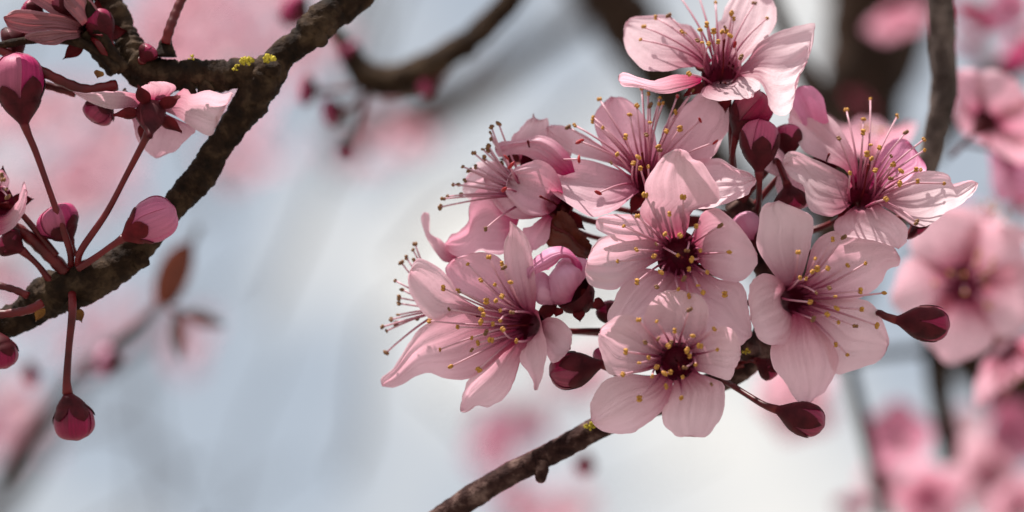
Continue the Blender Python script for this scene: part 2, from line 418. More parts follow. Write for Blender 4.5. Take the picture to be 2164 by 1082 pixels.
def blossom(name, label, c, z, tilt=(0, 0), bowl=0.28, petals=(), anthers=(), red=(), dark=False, mat='pale', cup_r=2.1,
            back=False, sepals=True, stem=None, group='blossoms in full bloom', cup=True, L=11.0, root=None, sep_len=3.6, spin=0.3):
    org = W(c[0], c[1], z)
    th = empty(name, org); tag(th, label, 'blossom', group)
    fl = dict(c=c, z=z, tilt=tilt, bowl=bowl, rmin=cup_r * 0.92 if (cup and not back) else 0)
    for i, sp in enumerate(petals):
        sp = dict(sp); sp.setdefault('seed', (c[0] * 0.37 + i * 13.1 + c[1] * 0.11) % 97)
        petal(th, org, fl, sp, M[sp.get('mat', mat)])
    f = cdir(tilt[0], tilt[1], -1).normalized()
    if back: f = -f
    if cup:
        R = cup_r * 0.001
        prof = [(-0.0006, 0.0002), (-0.0008, R * 0.5), (-0.0003, R * 0.86), (0.0002, R * 0.98), (0.00015, R * 1.06), (-0.0010, R * 1.0), (-0.0024, R * 0.78), (-0.0040, R * 0.48), (-0.0050, R * 0.30), (-0.0056, R * 0.22), (-0.0064, 0.00045), (-0.0066, 0.0001)]
        # deep inner wall
        off = f * -0.0009
        v, fc, u = lathe(org + off, f, [(-0.0036, 0.0001), (-0.0034, R * 0.4), (-0.0022, R * 0.72), (-0.0008, R * 0.9), (0.0002, R * 0.98)], 24, lambda th_, t: 1 + 0.05 * math.cos(5 * th_))
        mesh_obj('throat', v, fc, M['throat'], th, org, u)
        prof = prof[3:]
        v, fc, u = lathe(org + off, f, prof, 24, lambda th_, t: 1 + 0.05 * math.cos(5 * th_))
        cu = mesh_obj('calyx', v, fc, M['calyx'], th, org, u)
        if sepals:
            a, b = frame_of(f)
            for k in range(5):
                t5 = spin + 2 * math.pi * k / 5
                d = a * math.cos(t5) + b * math.sin(t5)
                al = (d * 1.0 - f * (0.25 if not back else 0.1)).normalized()
                v, fc, u = sepal_patch(org + off - f * 0.0006 + d * R * 0.95, al, f, sep_len * 0.001, 0.0024, 0.05)
                mesh_obj('sepal', v, fc, M['sepal'], cu, org, u)
        # style in the middle
        e = org + f * 0.0075; s = org - f * 0.002
        v, fc, u = tube([s, s.lerp(e, .4) + RIGHT * .0002, s.lerp(e, .8), e, e + f * 0.0002], [.00016, .00014, .00013, .00022, .00018], 6)
        mesh_obj('pistil', v, fc, M['sepal'], th, org, u)
    # stamens: each anther sits where the photograph shows it, in front of the petals
    rc = root or c
    allp = [(p, 1 if dark else 0) for p in anthers] + [(p, 2) for p in red]
    for i, (p, kind) in enumerate(allp):
        dx = (p[0] - c[0]) * K; dy = (p[1] - c[1]) * K; r = math.hypot(dx, dy)
        h = math.sqrt(max(L * L - r * r, 0.0)); h = max(h * 0.62, 2.2) + 0.5 * math.sin(i * 2.1)
        zz = z + tilt[0] * dx + tilt[1] * dy - bowl * r - h
        if len(p) > 2: zz = p[2]
        A = W(p[0], p[1], zz)
        rd = (A - org); ra = rd - f * rd.dot(f)
        ra = ra.normalized() if ra.length > 1e-6 else RIGHT
        ro = W(rc[0], rc[1], z)
        S = ro + ra * min(cup_r * 0.0007, ra.length) - f * 0.0008
        wob = Vector((math.sin(i * 1.7), math.cos(i * 2.3), math.sin(i * 3.1))) * 0.0006
        C1 = S + f * (A - S).length * 0.38 + ra * (A - S).length * 0.12 + wob
        path = []
        for q in range(10):
            t = q / 9; path.append((1 - t) ** 2 * S + 2 * t * (1 - t) * C1 + t * t * A)
        v, fc, u = tube(path, [0.00021 - 0.00007 * q / 9 for q in range(10)], 6)
        st = mesh_obj('stamen', v, fc, M['filament'], th, org, u)
        kk = kind
        if kind == 0 and i % 5 == 3: kk = 1
        an = bpy.data.objects.new('anther', ANTHER[kk]); COL.objects.link(an)
        an.parent = st; an.location = A - org
        an.rotation_euler = (i * 1.3, i * 2.1, i * 0.7)
        s = (1.02 + 0.24 * math.sin(i * 4.7)) * (1.0 if kind == 2 else 1.0); an.scale = (s, s, s * (1.2 if kind == 2 else 1))
    if stem: pedicel(th, org, stem, start=(org - f * (0.0062 if cup else 0)) if cup else None)
    return th

def bud(name, label, base, tip, width, dep, stem=None, mat='budred', group='closed flower buds', dtip=0.0, open_=0.0, calyx=0.42, cat='bud', spin=0.0, sep=0.62, stem_r=0.0005, sepmat='calyx'):
    """closed bud: calyx cup with pointed sepals hugging five overlapping petals"""
    B = W(base[0], base[1], dep); Tp = W(tip[0], tip[1], dep + dtip)
    th = empty(name, B); tag(th, label, cat, group)
    ax = (Tp - B); Lg = ax.length; ax.normalize(); R = width * 0.5 * K * 0.001 * (FD + dep) / FD
    a, b = frame_of(ax)
    def prof(t): # radius of the closed ball of petals
        t = max(0.0, min(1.0, t)); return R * (0.16 + 0.84 * smooth01(t / 0.58) ** 0.8) * (1.0 if t < 0.68 else math.sqrt(max(0.0, 1 - ((t - 0.68) / 0.32) ** 2.4)))
    # petals
    for k in range(5):
        V = []; F = []; U = []; n, m = 18, 12
        thc = spin + 2 * math.pi * k / 5
        for i in range(n + 1):
            t = 0.16 + 0.84 * i / n
            for j in range(m + 1):
                u = 2 * j / m - 1
                tw = 0.5 * t
                ang = thc + u * math.radians(62) + tw
                rr = prof(min(t, 0.999)) * (1.0 + 0.04 * u + 0.01 * math.sin(k * 2.4)) + R * 0.02 * noise.noise(Vector((u * 2, t * 3, k + width)))
                hh = Lg * t + R * open_ * 0.4 * max(0, t - 0.6) + R * 0.05 * math.sin(k * 1.9) * max(0, t - .5)
                V.append(B + ax * hh + (a * math.cos(ang) + b * math.sin(ang)) * rr); U.append(((u + 1) / 2, i / n))
        for i in range(n):
            for j in range(m):
                q = i * (m + 1) + j; F.append((q, q + 1, q + m + 2, q + m + 1))
        mesh_obj('petal', V, F, M[mat], th, B, U)
    # calyx cup
    ct = calyx; pr = []
    for i in range(10):
        t = i / 9 * ct
        base_r = 0.00058
        rr = lerp(base_r, prof(ct) * 1.05, smooth01((t / ct) ** 0.85))
        pr.append((Lg * t, rr))
    v, f, u = lathe(B, ax, pr, 20, lambda th_, t: 1 + 0.04 * math.sin(5 * th_ + 1) * t)
    cu = mesh_obj('calyx', v, f, M[sepmat], th, B, u)
    for k in range(5):
        V = []; F = []; U = []; n, m = 9, 6
        thc = spin + 0.6 + 2 * math.pi * k / 5
        ext = sep * (1 + 0.10 * math.sin(k * 2.2))
        for i in range(n + 1):
            s = i / n; t = lerp(ct * 0.86, ext, s)
            hw = math.radians(33) * (1 - s ** 2.6) + 0.01
            for j in range(m + 1):
                uu = 2 * j / m - 1; ang = thc + uu * hw
                rr = prof(t) * (1.085 + 0.02 * (1 - uu * uu)) if s > 0.02 else prof(ct) * 1.05
                V.append(B + ax * Lg * t + (a * math.cos(ang) + b * math.sin(ang)) * rr); U.append(((uu + 1) / 2, s))
        for i in range(n):
            for j in range(m):
                q = i * (m + 1) + j; F.append((q, q + 1, q + m + 2, q + m + 1))
        mesh_obj('sepal', V, F, M[sepmat], cu, B, U)
    if stem:
        pedicel(th, B, [(base[0] + (tip[0] - base[0]) * 0.04, base[1] + (tip[1] - base[1]) * 0.04, dep)] + list(stem), stem_r)
    return th

def branch(name, label, path, mat='bark', cat='branch', group=None, sides=26, seg=150, rough=0.16, parent=None, org=None, ring=0.05, freq=420.0):
    """path: list of (px, py, depth, radius in photo px at that depth)"""
    P = []; Rr = []
    for (x, y, d, r) in path:
        p = W(x, y, d); P.append((p.x, p.y, p.z))
        Rr.append(r * K * 0.001 * (FD + d) / FD)
    Q = catmull(P, seg)
    # radius by nearest control point along the arc
    cl = [0.0]
    for i in range(1, len(P)): cl.append(cl[-1] + (Vector(P[i]) - Vector(P[i - 1])).length)
    rad = []
    for i in range(seg):
        s = cl[-1] * i / (seg - 1); j = 0
        while j < len(cl) - 2 and cl[j + 1] < s: j += 1
        rad.append(lerp(Rr[j], Rr[j + 1], smooth01((s - cl[j]) / max(1e-9, cl[j + 1] - cl[j]))))
    def disp(i, th, p, r):
        q = p * freq
        n = noise.noise(q) + 0.5 * noise.noise(q * 2.3) + 0.35 * noise.noise(q * 5.1)
        rings = noise.noise(Vector((i * 0.33, th * 0.4, seg * 0.1)))
        return r * (1 + rough * n + rough * 0.35 * noise.noise(q * 9.7) + ring * rings)
    v, f, u = tube(Q, rad, sides, True, disp)
    o0 = Vector(P[0]) if org is None else org
    o = mesh_obj(name, v, f, M[mat], parent, o0, u)
    if parent is None: tag(o, label, cat, group)
    return o

def stub(parent, org, p0, p1, r0, r1, mat='bark', name='spur', seed=0):
    """short knob growing from a branch; p = (px, py, depth), radii in px"""
    A = W(*p0); B = W(*p1); n = 12; path = [A.lerp(B, i / (n - 1)) for i in range(n)]
    k = K * 0.001
    rad = [lerp(r0, r1, smooth01(i / (n - 1))) * k * (1.0 if i < n - 2 else (0.85 if i == n - 2 else 0.45)) for i in range(n)]
    v, f, u = tube(path, rad, 14, True, lambda i, th, p, r: r * (1 + 0.2 * noise.noise(p * 600 + Vector((seed, 0, 0))) + 0.12 * noise.noise(p * 1500)))
    return mesh_obj(name, v, f, M[mat], parent, org, u)

def lichen(parent, org, c, dep, rpx, n=16, seed=1):
    """crusty tuft of small lobes"""
    rnd = random.Random(seed); V = []; F = []
    import bmesh
    bm = bmesh.new()
    for i in range(n):
        r = rpx * K * 0.001 * rnd.uniform(0.18, 0.42)
        ang = rnd.uniform(0, 6.28); q = rnd.uniform(0, 1) ** 0.5 * rpx
        ctr = W(c[0] + math.cos(ang) * q, c[1] + math.sin(ang) * q * 0.8, dep - rnd.uniform(0, 0.5))
        res = bmesh.ops.create_icosphere(bm, subdivisions=2, radius=r)
        for v in res['verts']:
            v.co = v.co * (1 + 0.5 * noise.noise(v.co * 5000 + Vector((i, 0, 0)))) + (ctr - org)
    me = bpy.data.meshes.new('lichen'); bm.to_mesh(me); bm.free(); me.materials.append(M['lichen'])
    o = bpy.data.objects.new('lichen', me); COL.objects.link(o); o.parent = parent
    o['kind'] = 'stuff'
    return o

def P(tr, pts, tip, **kw):
    d = dict(pts=tr(pts), tip=tip); d.update(kw); return d

def I(p):      # identity transform
    return [tuple(q) for q in p]

# ================================================================== FRONT CLUSTER
# the branch that carries the front cluster
b1_path = [(300, 1520, 26, 34), (560, 1340, 20, 31), (750, 1210, 16, 28), (880, 1130, 14, 26), (960, 1075, 13, 26), (1060, 1012, 12, 25), (1150, 966, 12, 24), (1230, 922, 12, 25), (1300, 888, 12, 24), (1400, 850, 14, 24),
           (1500, 812, 15, 25), (1580, 765, 15, 30), (1625, 700, 16, 32), (1635, 610, 17, 30), (1610, 530, 16, 33), (1575, 455, 14, 38), (1552, 425, 13, 26)]
front_branch = branch('branch', 'brown twig with speckled bark carrying the large blossom cluster', b1_path, 'bark2', seg=380, rough=0.10)
o_ = front_branch.location
stub(front_branch, o_, (1145, 975, 11), (1143, 1020, 10), 16, 12, 'bark2', seed=3)
stub(front_branch, o_, (1245, 910, 10.5), (1243, 893, 10), 12, 8, 'bark2', seed=5)
lichen(front_branch, o_, (1246, 899, ), 8.6, 11, 14, 3)
stub(front_branch, o_, (1585, 745, 12), (1575, 725, 10), 26, 18, 'bark2', seed=8)
stub(front_branch, o_, (1590, 470, 12), (1605, 440, 10), 18, 12, 'bark2', seed=9)
lichen(front_branch, o_, (1578, 742), 8.5, 9, 10, 9)

# F1 -- topmost blossom
F1p = [
 P(R3, [(1080,535),(960,530),(750,562),(610,555),(530,490),(460,400),(433,270),(450,190),(520,140),(640,128),(720,113),(800,125),(880,185),(960,195),(1020,260),(1080,370),(1140,480)], 7, cup=.06, curl=1.0),
 P(R3, [(1060,600),(930,590),(840,588),(690,632),(570,615),(430,565),(400,630),(440,682),(560,692),(740,740),(900,715),(1050,650)], 6, tilt=(0.5,1.0), cup=.25, dz=-1.2, lift=2, wr=.9),
 P(R3, [(1160,540),(1165,300),(1175,190),(1215,150),(1240,60),(1290,-20),(1370,-80),(1480,-95),(1590,-30),(1640,50),(1645,130),(1610,250),(1540,340),(1440,430),(1300,560)], 7, dz=.7, cup=.12, wr=1.0, side=-0.8),
 P(R3, [(1290,570),(1400,490),(1480,370),(1590,280),(1750,220),(1880,190),(1948,183),(1935,330),(1890,480),(1800,640),(1790,760),(1760,880),(1660,910),(1590,850),(1560,730),(1500,640),(1330,610)], 8, dz=.2, cup=.12, wr=2.3, tilt=(-0.35,-0.75)),
 P(R3, [(1140,650),(1060,700),(1070,760),(1180,795),(1320,788),(1430,778),(1510,700),(1515,650),(1440,608),(1300,615)], 5, tilt=(0.2,-1.5), dz=-1.0, wr=1.2, cup=.2, lift=1),
]
blossom('blossom', 'topmost pale blossom of the big cluster, bright pink throat, petals spread wide', R3([(1210,590)])[0], 8, tilt=(0.0,-0.85), bowl=.12, petals=F1p, cup_r=2.9, L=13, spin=0.9,
  anthers=R3([(600,210),(573,312),(693,137),(795,122),(900,250),(925,270),(1043,235),(1095,195),(1022,318),(1060,335),(1110,345),(1150,245),(1215,250),(1240,215),(1247,247),(1280,280),(1185,330),(1165,20),(1470,25),(1290,105),(1308,148),(1570,145),(955,582),(1365,450),(860,-60),(1020,-70)]),
  red=R3([(1318,355)]), stem=[(1533, 178, 9.5), (1540, 215, 10), (1546, 290, 11), (1553, 365, 12), (1570, 430, 12)])

# F2 -- blossom under the topmost one, facing up and outwards
F2p = [
 P(R4, [(930,800),(800,735),(680,690),(480,630),(350,640),(190,700),(120,800),(180,900),(300,990),(460,1090),(560,1115),(700,1065),(820,985),(920,900)], 6, dz=-.6, cup=.14, mat='pink', wr=.9),
 P(R4, [(900,800),(780,700),(600,640),(420,600),(250,520),(150,430),(150,350),(260,335),(340,370),(480,430),(620,530),(800,640),(960,760)], 6, dz=1.4, cup=.1),
 P(R4, [(920,800),(800,690),(640,550),(560,400),(550,240),(620,150),(700,105),(790,105),(870,155),(930,220),(1000,320),(1060,420),(1080,560),(1020,740)], 6, dz=.8, cup=.12, mat='pink'),
 P(R4, [(1010,740),(1080,560),(1110,440),(1140,350),(1220,240),(1340,150),(1420,70),(1500,40),(1580,90),(1655,130),(1685,250),(1680,380),(1620,480),(1580,570),(1480,650),(1300,720),(1090,790)], 8, dz=.3, cup=.14, wr=1.1),
 P(R4, [(1040,790),(1200,700),(1350,640),(1500,618),(1620,625),(1740,700),(1850,735),(1915,790),(1890,860),(1820,935),(1620,1015),(1450,1050),(1250,980),(1060,880)], 7, dz=.9, cup=.18, wr=1.0),
]
blossom('blossom', 'wide open blossom with red dotted stamens, just below the topmost blossom', R4([(985,800)])[0], 7, tilt=(-0.15,-0.6), bowl=.2, petals=F2p, cup_r=2.3, L=13,
  anthers=R4([(588,120),(533,270),(530,305),(322,355),(380,340),(617,360),(845,250),(810,438),(985,420),(1017,315),(1155,390),(1270,368),(738,585),(687,658),(875,660),(918,610),(935,705),(1000,690),(1100,550),(945,20),(1000,75),(1098,110),(905,175),(1015,172),(1092,160),(1125,155),(1232,228),(975,930),(1380,50),(1410,15),(1085,520)]),
  red=R4([(418,475),(1440,300),(1570,483),(1250,90),(580,915)]), stem=[(1380, 395, 9), (1450, 430, 15), (1540, 455, 15), (1580, 465, 13)])

# F3 -- upper blossom with the long golden stamens
F3p = [
 P(R8, [(820,760),(790,640),(640,570),(540,530),(490,490),(440,400),(405,330),(412,220),(465,170),(545,163),(640,240),(720,310),(780,400),(840,530),(880,720)], 7, dz=.8, cup=.12),
 P(R8, [(850,790),(800,680),(740,640),(640,590),(560,555),(440,505),(380,530),(360,600),(420,690),(500,740),(520,840),(560,915),(680,945),(760,920),(830,860)], 7, dz=-.4, cup=.16, wr=1.3, tilt=(0.0,-0.6)),
 P(I, [(1812,425),(1790,448),(1766,466),(1764,487),(1790,500),(1830,505),(1870,515),(1898,526),(1913,515),(1918,482),(1893,456),(1864,438),(1838,424)], 7, dz=-.8, cup=.1, tilt=(0,-0.2)),
 P(R8, [(970,830),(1080,790),(1130,750),(1210,690),(1280,650),(1400,643),(1480,668),(1505,728),(1620,700),(1672,718),(1650,785),(1560,870),(1480,905),(1420,955),(1330,1005),(1250,1012),(1150,945),(1040,880),(960,870)], 9, dz=.0, cup=.12, wr=.8),
 P(R8, [(900,760),(960,660),(990,590),(1040,490),(1100,430),(1180,422),(1220,455),(1280,530),(1335,640),(1240,690),(1160,750),(1040,810),(950,830)], 6, dz=1.6, cup=.14, mat='rose'),
]
blossom('blossom', 'pale blossom with long gold tipped stamens and one lilac petal behind them', R8([(890,810)])[0], 5, tilt=(0.05,-0.75), bowl=.16, petals=F3p, cup_r=2.5, L=14, spin=0.1,
  anthers=R8([(790,230),(952,157),(1133,272),(1190,382),(1313,428),(1317,500),(907,293),(903,380),(740,420),(955,465),(1013,483),(930,525),(960,557),(1093,540),(985,635),(1160,640),(1260,630),(1290,632),(1090,690),(1150,725),(1270,708),(1447,725),(1058,830),(1262,985),(815,655),(1095,600),(1110,595)]),
  stem=[(1810, 430, 8), (1760, 470, 14), (1700, 490, 16), (1640, 490, 16)])

# F4 -- centre blossom seen straight on
F4p = [
 P(N3, [(1040,1120),(960,1050),(800,930),(712,820),(730,730),(790,640),(772,520),(812,400),(920,240),(1040,115),(1150,73),(1270,118),(1335,205),(1440,240),(1530,390),(1605,490),(1622,600),(1600,690),(1440,740),(1300,810),(1275,950),(1230,1110)], 10, dz=-1.2, cup=.10, wr=1.0, lift=0),
 P(R5, [(1200,560),(1260,400),(1300,300),(1340,190),(1420,120),(1520,97),(1640,180),(1760,290),(1860,420),(1955,600),(1962,690),(1900,800),(1780,895),(1600,885),(1420,800),(1330,700),(1220,660)], 9, dz=-.2, cup=.08),
 P(R5, [(1010,560),(860,480),(780,440),(640,400),(400,385),(340,395),(260,420),(150,540),(108,680),(88,850),(150,945),(260,985),(400,995),(480,950),(600,840),(720,770),(860,680),(1000,660)], 8, dz=-.5, cup=.16, wr=1.1),
 P(R5, [(1020,520),(940,400),(840,300),(740,200),(560,170),(330,170),(215,215),(205,320),(330,395),(480,425),(700,445),(880,500),(1000,580)], 6, dz=.7, cup=.10),
 P(N5, [(1000,60),(880,70),(760,40),(630,60),(490,180),(410,300),(360,440),(300,580),(330,760),(480,800),(700,760),(900,650),(1050,450),(1120,250),(1100,80)], 8, dz=.7, cup=.04),
 P(N5, [(1090,70),(1110,200),(1120,350),(1160,520),(1250,700),(1450,850),(1700,935),(1850,905),(1945,800),(1935,650),(1895,450),(1870,300),(1790,190),(1600,172),(1470,120),(1330,20),(1200,0)], 8, dz=.5, cup=.08),
]
blossom('blossom', 'pink blossom with dark maroon eye, facing out of the middle of the cluster', R5([(1110,610)])[0], 1.5, tilt=(0,0.05), bowl=.16, petals=F4p, cup_r=3.3, L=11, spin=0.5,
  anthers=R5([(655,190),(505,298),(1003,165),(1557,293),(645,555),(440,680),(1655,580),(650,905),(865,960),(1315,945),(1368,1022),(1605,1040),(955,385),(860,495),(835,625),(910,800),(1295,300),(1340,565),(1195,565),(1245,660),(1215,765),(1095,615),(1120,400),(1160,870),(1415,800),(1100,985),(1215,1060)]) + N3([(1210,630)]),
  stem=[(1455, 560, 7), (1520, 580, 15), (1600, 560, 16)])

# F5 -- lowest blossom seen straight on
F5p = [
 P(R6, [(640,500),(570,450),(500,330),(400,225),(300,218),(200,270),(150,340),(146,420),(175,520),(215,622),(330,634),(460,605),(630,570)], 6, dz=-.1, cup=.08),
 P(R6, [(640,510),(530,440),(470,300),(475,180),(540,95),(620,50),(740,48),(850,80),(905,160),(905,280),(860,380),(740,500)], 6, dz=.5, cup=.08),
 P(R6, [(730,510),(810,400),(900,325),(1000,295),(1080,318),(1122,400),(1132,500),(1092,600),(1050,665),(990,652),(900,622),(740,570)], 6, dz=-.3, cup=.1),
 P(R6, [(650,590),(500,640),(380,625),(220,648),(130,740),(93,850),(100,950),(160,1012),(280,1037),(390,1030),(480,972),(570,905),(625,830),(690,610)], 6, dz=.2, cup=.08),
 P(R6, [(680,600),(650,760),(600,860),(588,930),(610,990),(650,1022),(690,1057),(780,1050),(880,1060),(960,985),(1012,880),(1022,760),(1012,690),(940,655),(760,590)], 7, dz=-.5, cup=.06),
]
blossom('blossom', 'lowest pink blossom of the cluster, round petals and dark maroon eye', R6([(690,540)])[0], -1.5, tilt=(0,0.10), bowl=.16, petals=F5p, cup_r=3.3, L=11, spin=0.2, sep_len=4.4,
  anthers=R6([(425,250),(550,260),(675,325),(778,178),(950,312),(970,455),(800,360),(335,470),(470,405),(430,548),(315,627),(430,795),(720,790),(930,695),(550,575),(605,620),(645,612),(730,645),(745,580),(760,460),(778,500),(820,560),(630,430),(645,410),(495,510),(520,640),(615,710),(850,430),(560,380)]),
  stem=[(1440, 775, 5), (1500, 780, 11), (1570, 770, 13)])

# F6 -- blossom beside the centre one
F6p = [
 P(R7, [(300,520),(200,390),(140,280),(148,180),(170,90),(245,57),(330,90),(418,140),(412,240),(390,340),(340,510)], 5, dz=-.2, cup=.12, wr=.8),
 P(R7, [(310,520),(250,445),(180,418),(120,450),(98,530),(110,650),(150,745),(230,775),(305,745),(315,590)], 5, dz=-.6, cup=.14),
 P(R7, [(310,570),(270,700),(208,780),(220,880),(280,960),(340,1052),(400,1065),(480,1000),(527,920),(545,830),(480,720),(360,580)], 6, dz=-.3, cup=.08),
 P(R7, [(340,580),(420,700),(480,800),(530,917),(640,893),(760,842),(798,770),(770,660),(700,560),(560,540),(360,545)], 6, dz=.3, cup=.08),
 P(R7, [(330,540),(385,400),(430,260),(530,205),(650,208),(780,248),(848,330),(845,375),(790,405),(740,485),(600,560),(360,580)], 6, dz=.9, cup=.08),
]
blossom('blossom', 'pale pink blossom turned sideways, between the maroon eyed blossom and an end bud', R7([(325,550)])[0], 2, tilt=(0.32,0.05), bowl=.14, petals=F6p, cup_r=2.5, L=14,
  anthers=R7([(345,313),(430,345),(517,248),(572,238),(592,378),(680,368),(773,515),(655,505),(500,490),(530,533),(492,393),(440,395),(415,410),(435,515),(405,560),(537,592),(662,597),(545,662),(630,680),(737,677),(532,772),(590,823),(490,622),(420,645),(355,440),(385,445)]),
  stem=[(1660, 640, 8), (1640, 660, 12), (1625, 680, 14)])

# F7 -- blossom at the end of the cluster, facing outwards
F7p = [
 P(R2, [(770,560),(640,500),(500,440),(420,400),(378,300),(430,250),(540,215),(640,240),(700,330),(745,420),(800,540)], 5, dz=.3, cup=.12, mat='pink'),
 P(R2, [(780,560),(710,420),(668,240),(690,130),(708,68),(765,120),(805,200),(825,330),(835,440),(815,560)], 4, dz=-.6, cup=.22, wr=.8),
 P(R2, [(780,570),(640,510),(480,488),(400,510),(260,590),(200,670),(120,790),(63,850),(68,888),(140,888),(280,818),(380,847),(500,847),(620,765),(790,620)], 8, dz=-.6, cup=.08, wr=.8),
 P(R2, [(765,610),(620,740),(500,850),(465,930),(452,1010),(490,1018),(540,982),(600,987),(690,922),(733,820),(800,620)], 4, dz=-.2, cup=.12, wr=.8),
 P(R2, [(790,590),(780,680),(745,750),(800,830),(826,908),(855,860),(885,700),(862,600),(835,500),(800,540)], 4, dz=-1.2, cup=.2, lift=2),
 P(R2, [(800,560),(860,560),(900,540),(960,560),(1008,620),(1002,700),(920,772),(880,720),(830,620)], 5, dz=.8, cup=.2, wr=.8),
]
blossom('blossom', 'blossom at the outer end of the cluster, petals flung open beside a dark bud', R2([(790,580)])[0], 3, tilt=(-0.42,0.0), bowl=.12, petals=F7p, cup_r=2.4, L=15,
  anthers=R2([(595,243),(490,278),(660,275),(670,295),(555,358),(625,380),(703,368),(368,397),(447,412),(440,405),(660,438),(583,462),(630,460),(397,502),(300,560),(558,503),(568,530),(652,508),(710,518),(555,565),(615,575),(652,560),(665,602),(580,618),(440,590),(510,645),(540,670),(605,655),(510,705),(352,703),(405,787),(545,803),(732,660)]),
  stem=[(1140, 690, 6), (1200, 700, 9), (1290, 700, 12), (1400, 720, 15), (1600, 720, 16)])

# blossom hidden behind F7: one petal and its fringe of stamens
F7b = [P(R2, [(600,520),(460,440),(400,350),(340,290),(250,253),(203,310),(193,390),(230,470),(290,542),(350,552),(430,512),(600,560)], 5, dz=-6.5, cup=.08, wr=.9),
       P(R2, [(620,500),(560,420),(520,360),(560,300),(640,300),(690,380),(680,520)], 3, dz=1.0, cup=.12),
       P(R2, [(600,560),(480,600),(420,680),(470,740),(560,720),(660,640),(680,560)], 3, dz=1.2, cup=.1)]
blossom('blossom', 'half hidden blossom whose dark tipped stamens fringe the outer edge of the cluster', R2([(620,530)])[0], 10, tilt=(-0.35,0.0), bowl=.1, petals=F7b, cup_r=2.0, L=18, dark=True,
  anthers=[p + (10.0,) for p in R2([(228,178),(218,207),(185,245),(160,270),(224,258),(130,360),(165,405),(148,445),(148,473),(145,530),(110,553),(135,575),(65,590),(87,610),(240,547),(85,718)])],
  root=R2([(420,500)])[0], stem=[(1060, 680, 14), (1200, 700, 16), (1400, 710, 17), (1610, 710, 17)])

# F8 -- blossom with deep pink folded petals
F8p = [
 P(N1, [(1900,800),(1850,650),(1820,590),(1700,450),(1560,362),(1420,340),(1230,380),(1060,402),(920,440),(875,520),(930,612),(1080,580),(1250,590),(1420,680),(1560,780),(1750,850)], 9, dz=-2.0, cup=.05, bulge=1.0, mat='pink', wr=1.3),
 P(I, [(1182,430),(1173.9,440),(1153.6,453),(1120,455),(1098,444),(1081.5,425),(1069,405),(1073,376),(1083,360),(1116,343),(1138,337),(1166,352),(1186,385),(1190,415)], 7, dz=-3.8, cup=.12, bulge=.3, mat='pink', wr=2.2),
 P(I, [(1165,450),(1150,458),(1120,463),(1089,463),(1065,452),(1045,431),(1030,405),(1022,385),(1024,373),(1034,361),(1060,352),(1080,360),(1080,395),(1092,425),(1115,440),(1160,430)], 8, dz=-2.0, cup=.12, bulge=0.2, mat='pink', wr=1.3),
 P(N2, [(1180,380),(1000,330),(900,200),(850,100),(780,35),(700,55),(620,160),(598,300),(600,420),(480,530),(400,580),(335,690),(400,795),(570,835),(720,745),(820,785),(1000,790),(1080,640),(1150,470)], 11, dz=-.6, cup=.12, mat='pink', wr=.9),
 P(N1, [(1060,820),(960,690),(800,663),(640,700),(540,800),(490,930),(468,1040),(560,1160),(700,1120),(800,1000),(1050,960)], 5, dz=4.0, cup=.08, wr=1.0),
 P(N2, [(480,860),(320,885),(200,745),(120,620),(68,480),(62,360),(100,313),(150,338),(158,420),(150,540),(200,590),(280,630),(340,690),(480,800)], 6, dz=.4, cup=.3, wr=.5),
 P(N2, [(1520,330),(1400,400),(1310,480),(1220,500),(1230,620),(1290,785),(1400,725),(1490,655),(1525,560),(1535,450),(1570,340)], 5, dz=-.8, cup=.1, mat='pink'),
]
blossom('blossom', 'deep pink blossom with folded petals and a red calyx, facing away beside a leaf', (1175, 432), 7, tilt=(-0.35,-0.15), bowl=.0, petals=F8p, cup_r=2.3, L=18, dark=True, spin=0.2,
  anthers=[p + (8.0,) for p in N1([(610,562),(468,735),(632,735),(552,780),(497,910),(347,962),(415,962),(740,625),(960,690),(725,515),(795,470),(790,520),(830,380),(820,305),(832,230),(925,190)]) + N2([(512,118),(355,135),(305,162),(272,258)])] + [p + (-1.0,) for p in N2([(790,507)])],
  red=[p + (-2.5,) for p in N1([(1025,615),(1080,715),(990,1030)])], root=(1125, 415),
  stem=[(1185, 440, 9), (1260, 470, 14), (1400, 480, 17), (1560, 460, 16)])

# F9 -- pale blossom behind F8
F9p = [P(N1, [(1200,640),(1085,390),(1180,270),(1260,180),(1345,112),(1368,55),(1390,110),(1435,132),(1480,157),(1540,108),(1562,220),(1575,370),(1450,640)], 5, dz=0, cup=.1, wr=1.2, bowl=.2),
       P(N1, [(1380,640),(1560,360),(1570,230),(1640,205),(1720,225),(1800,330),(1850,450),(1840,600),(1600,700)], 3, dz=.6, cup=.12, wr=.8)]
blossom('blossom', 'pale blossom with frilled upright petals behind the deep pink folded one', N1([(1350,640)])[0], 12, tilt=(-0.1,-0.35), bowl=.1, petals=F9p, cup_r=2.0, red=[p + (2.0,) for p in N1([(1940,640)])], stem=[(1140, 360, 15), (1300, 440, 18), (1560, 470, 16)])

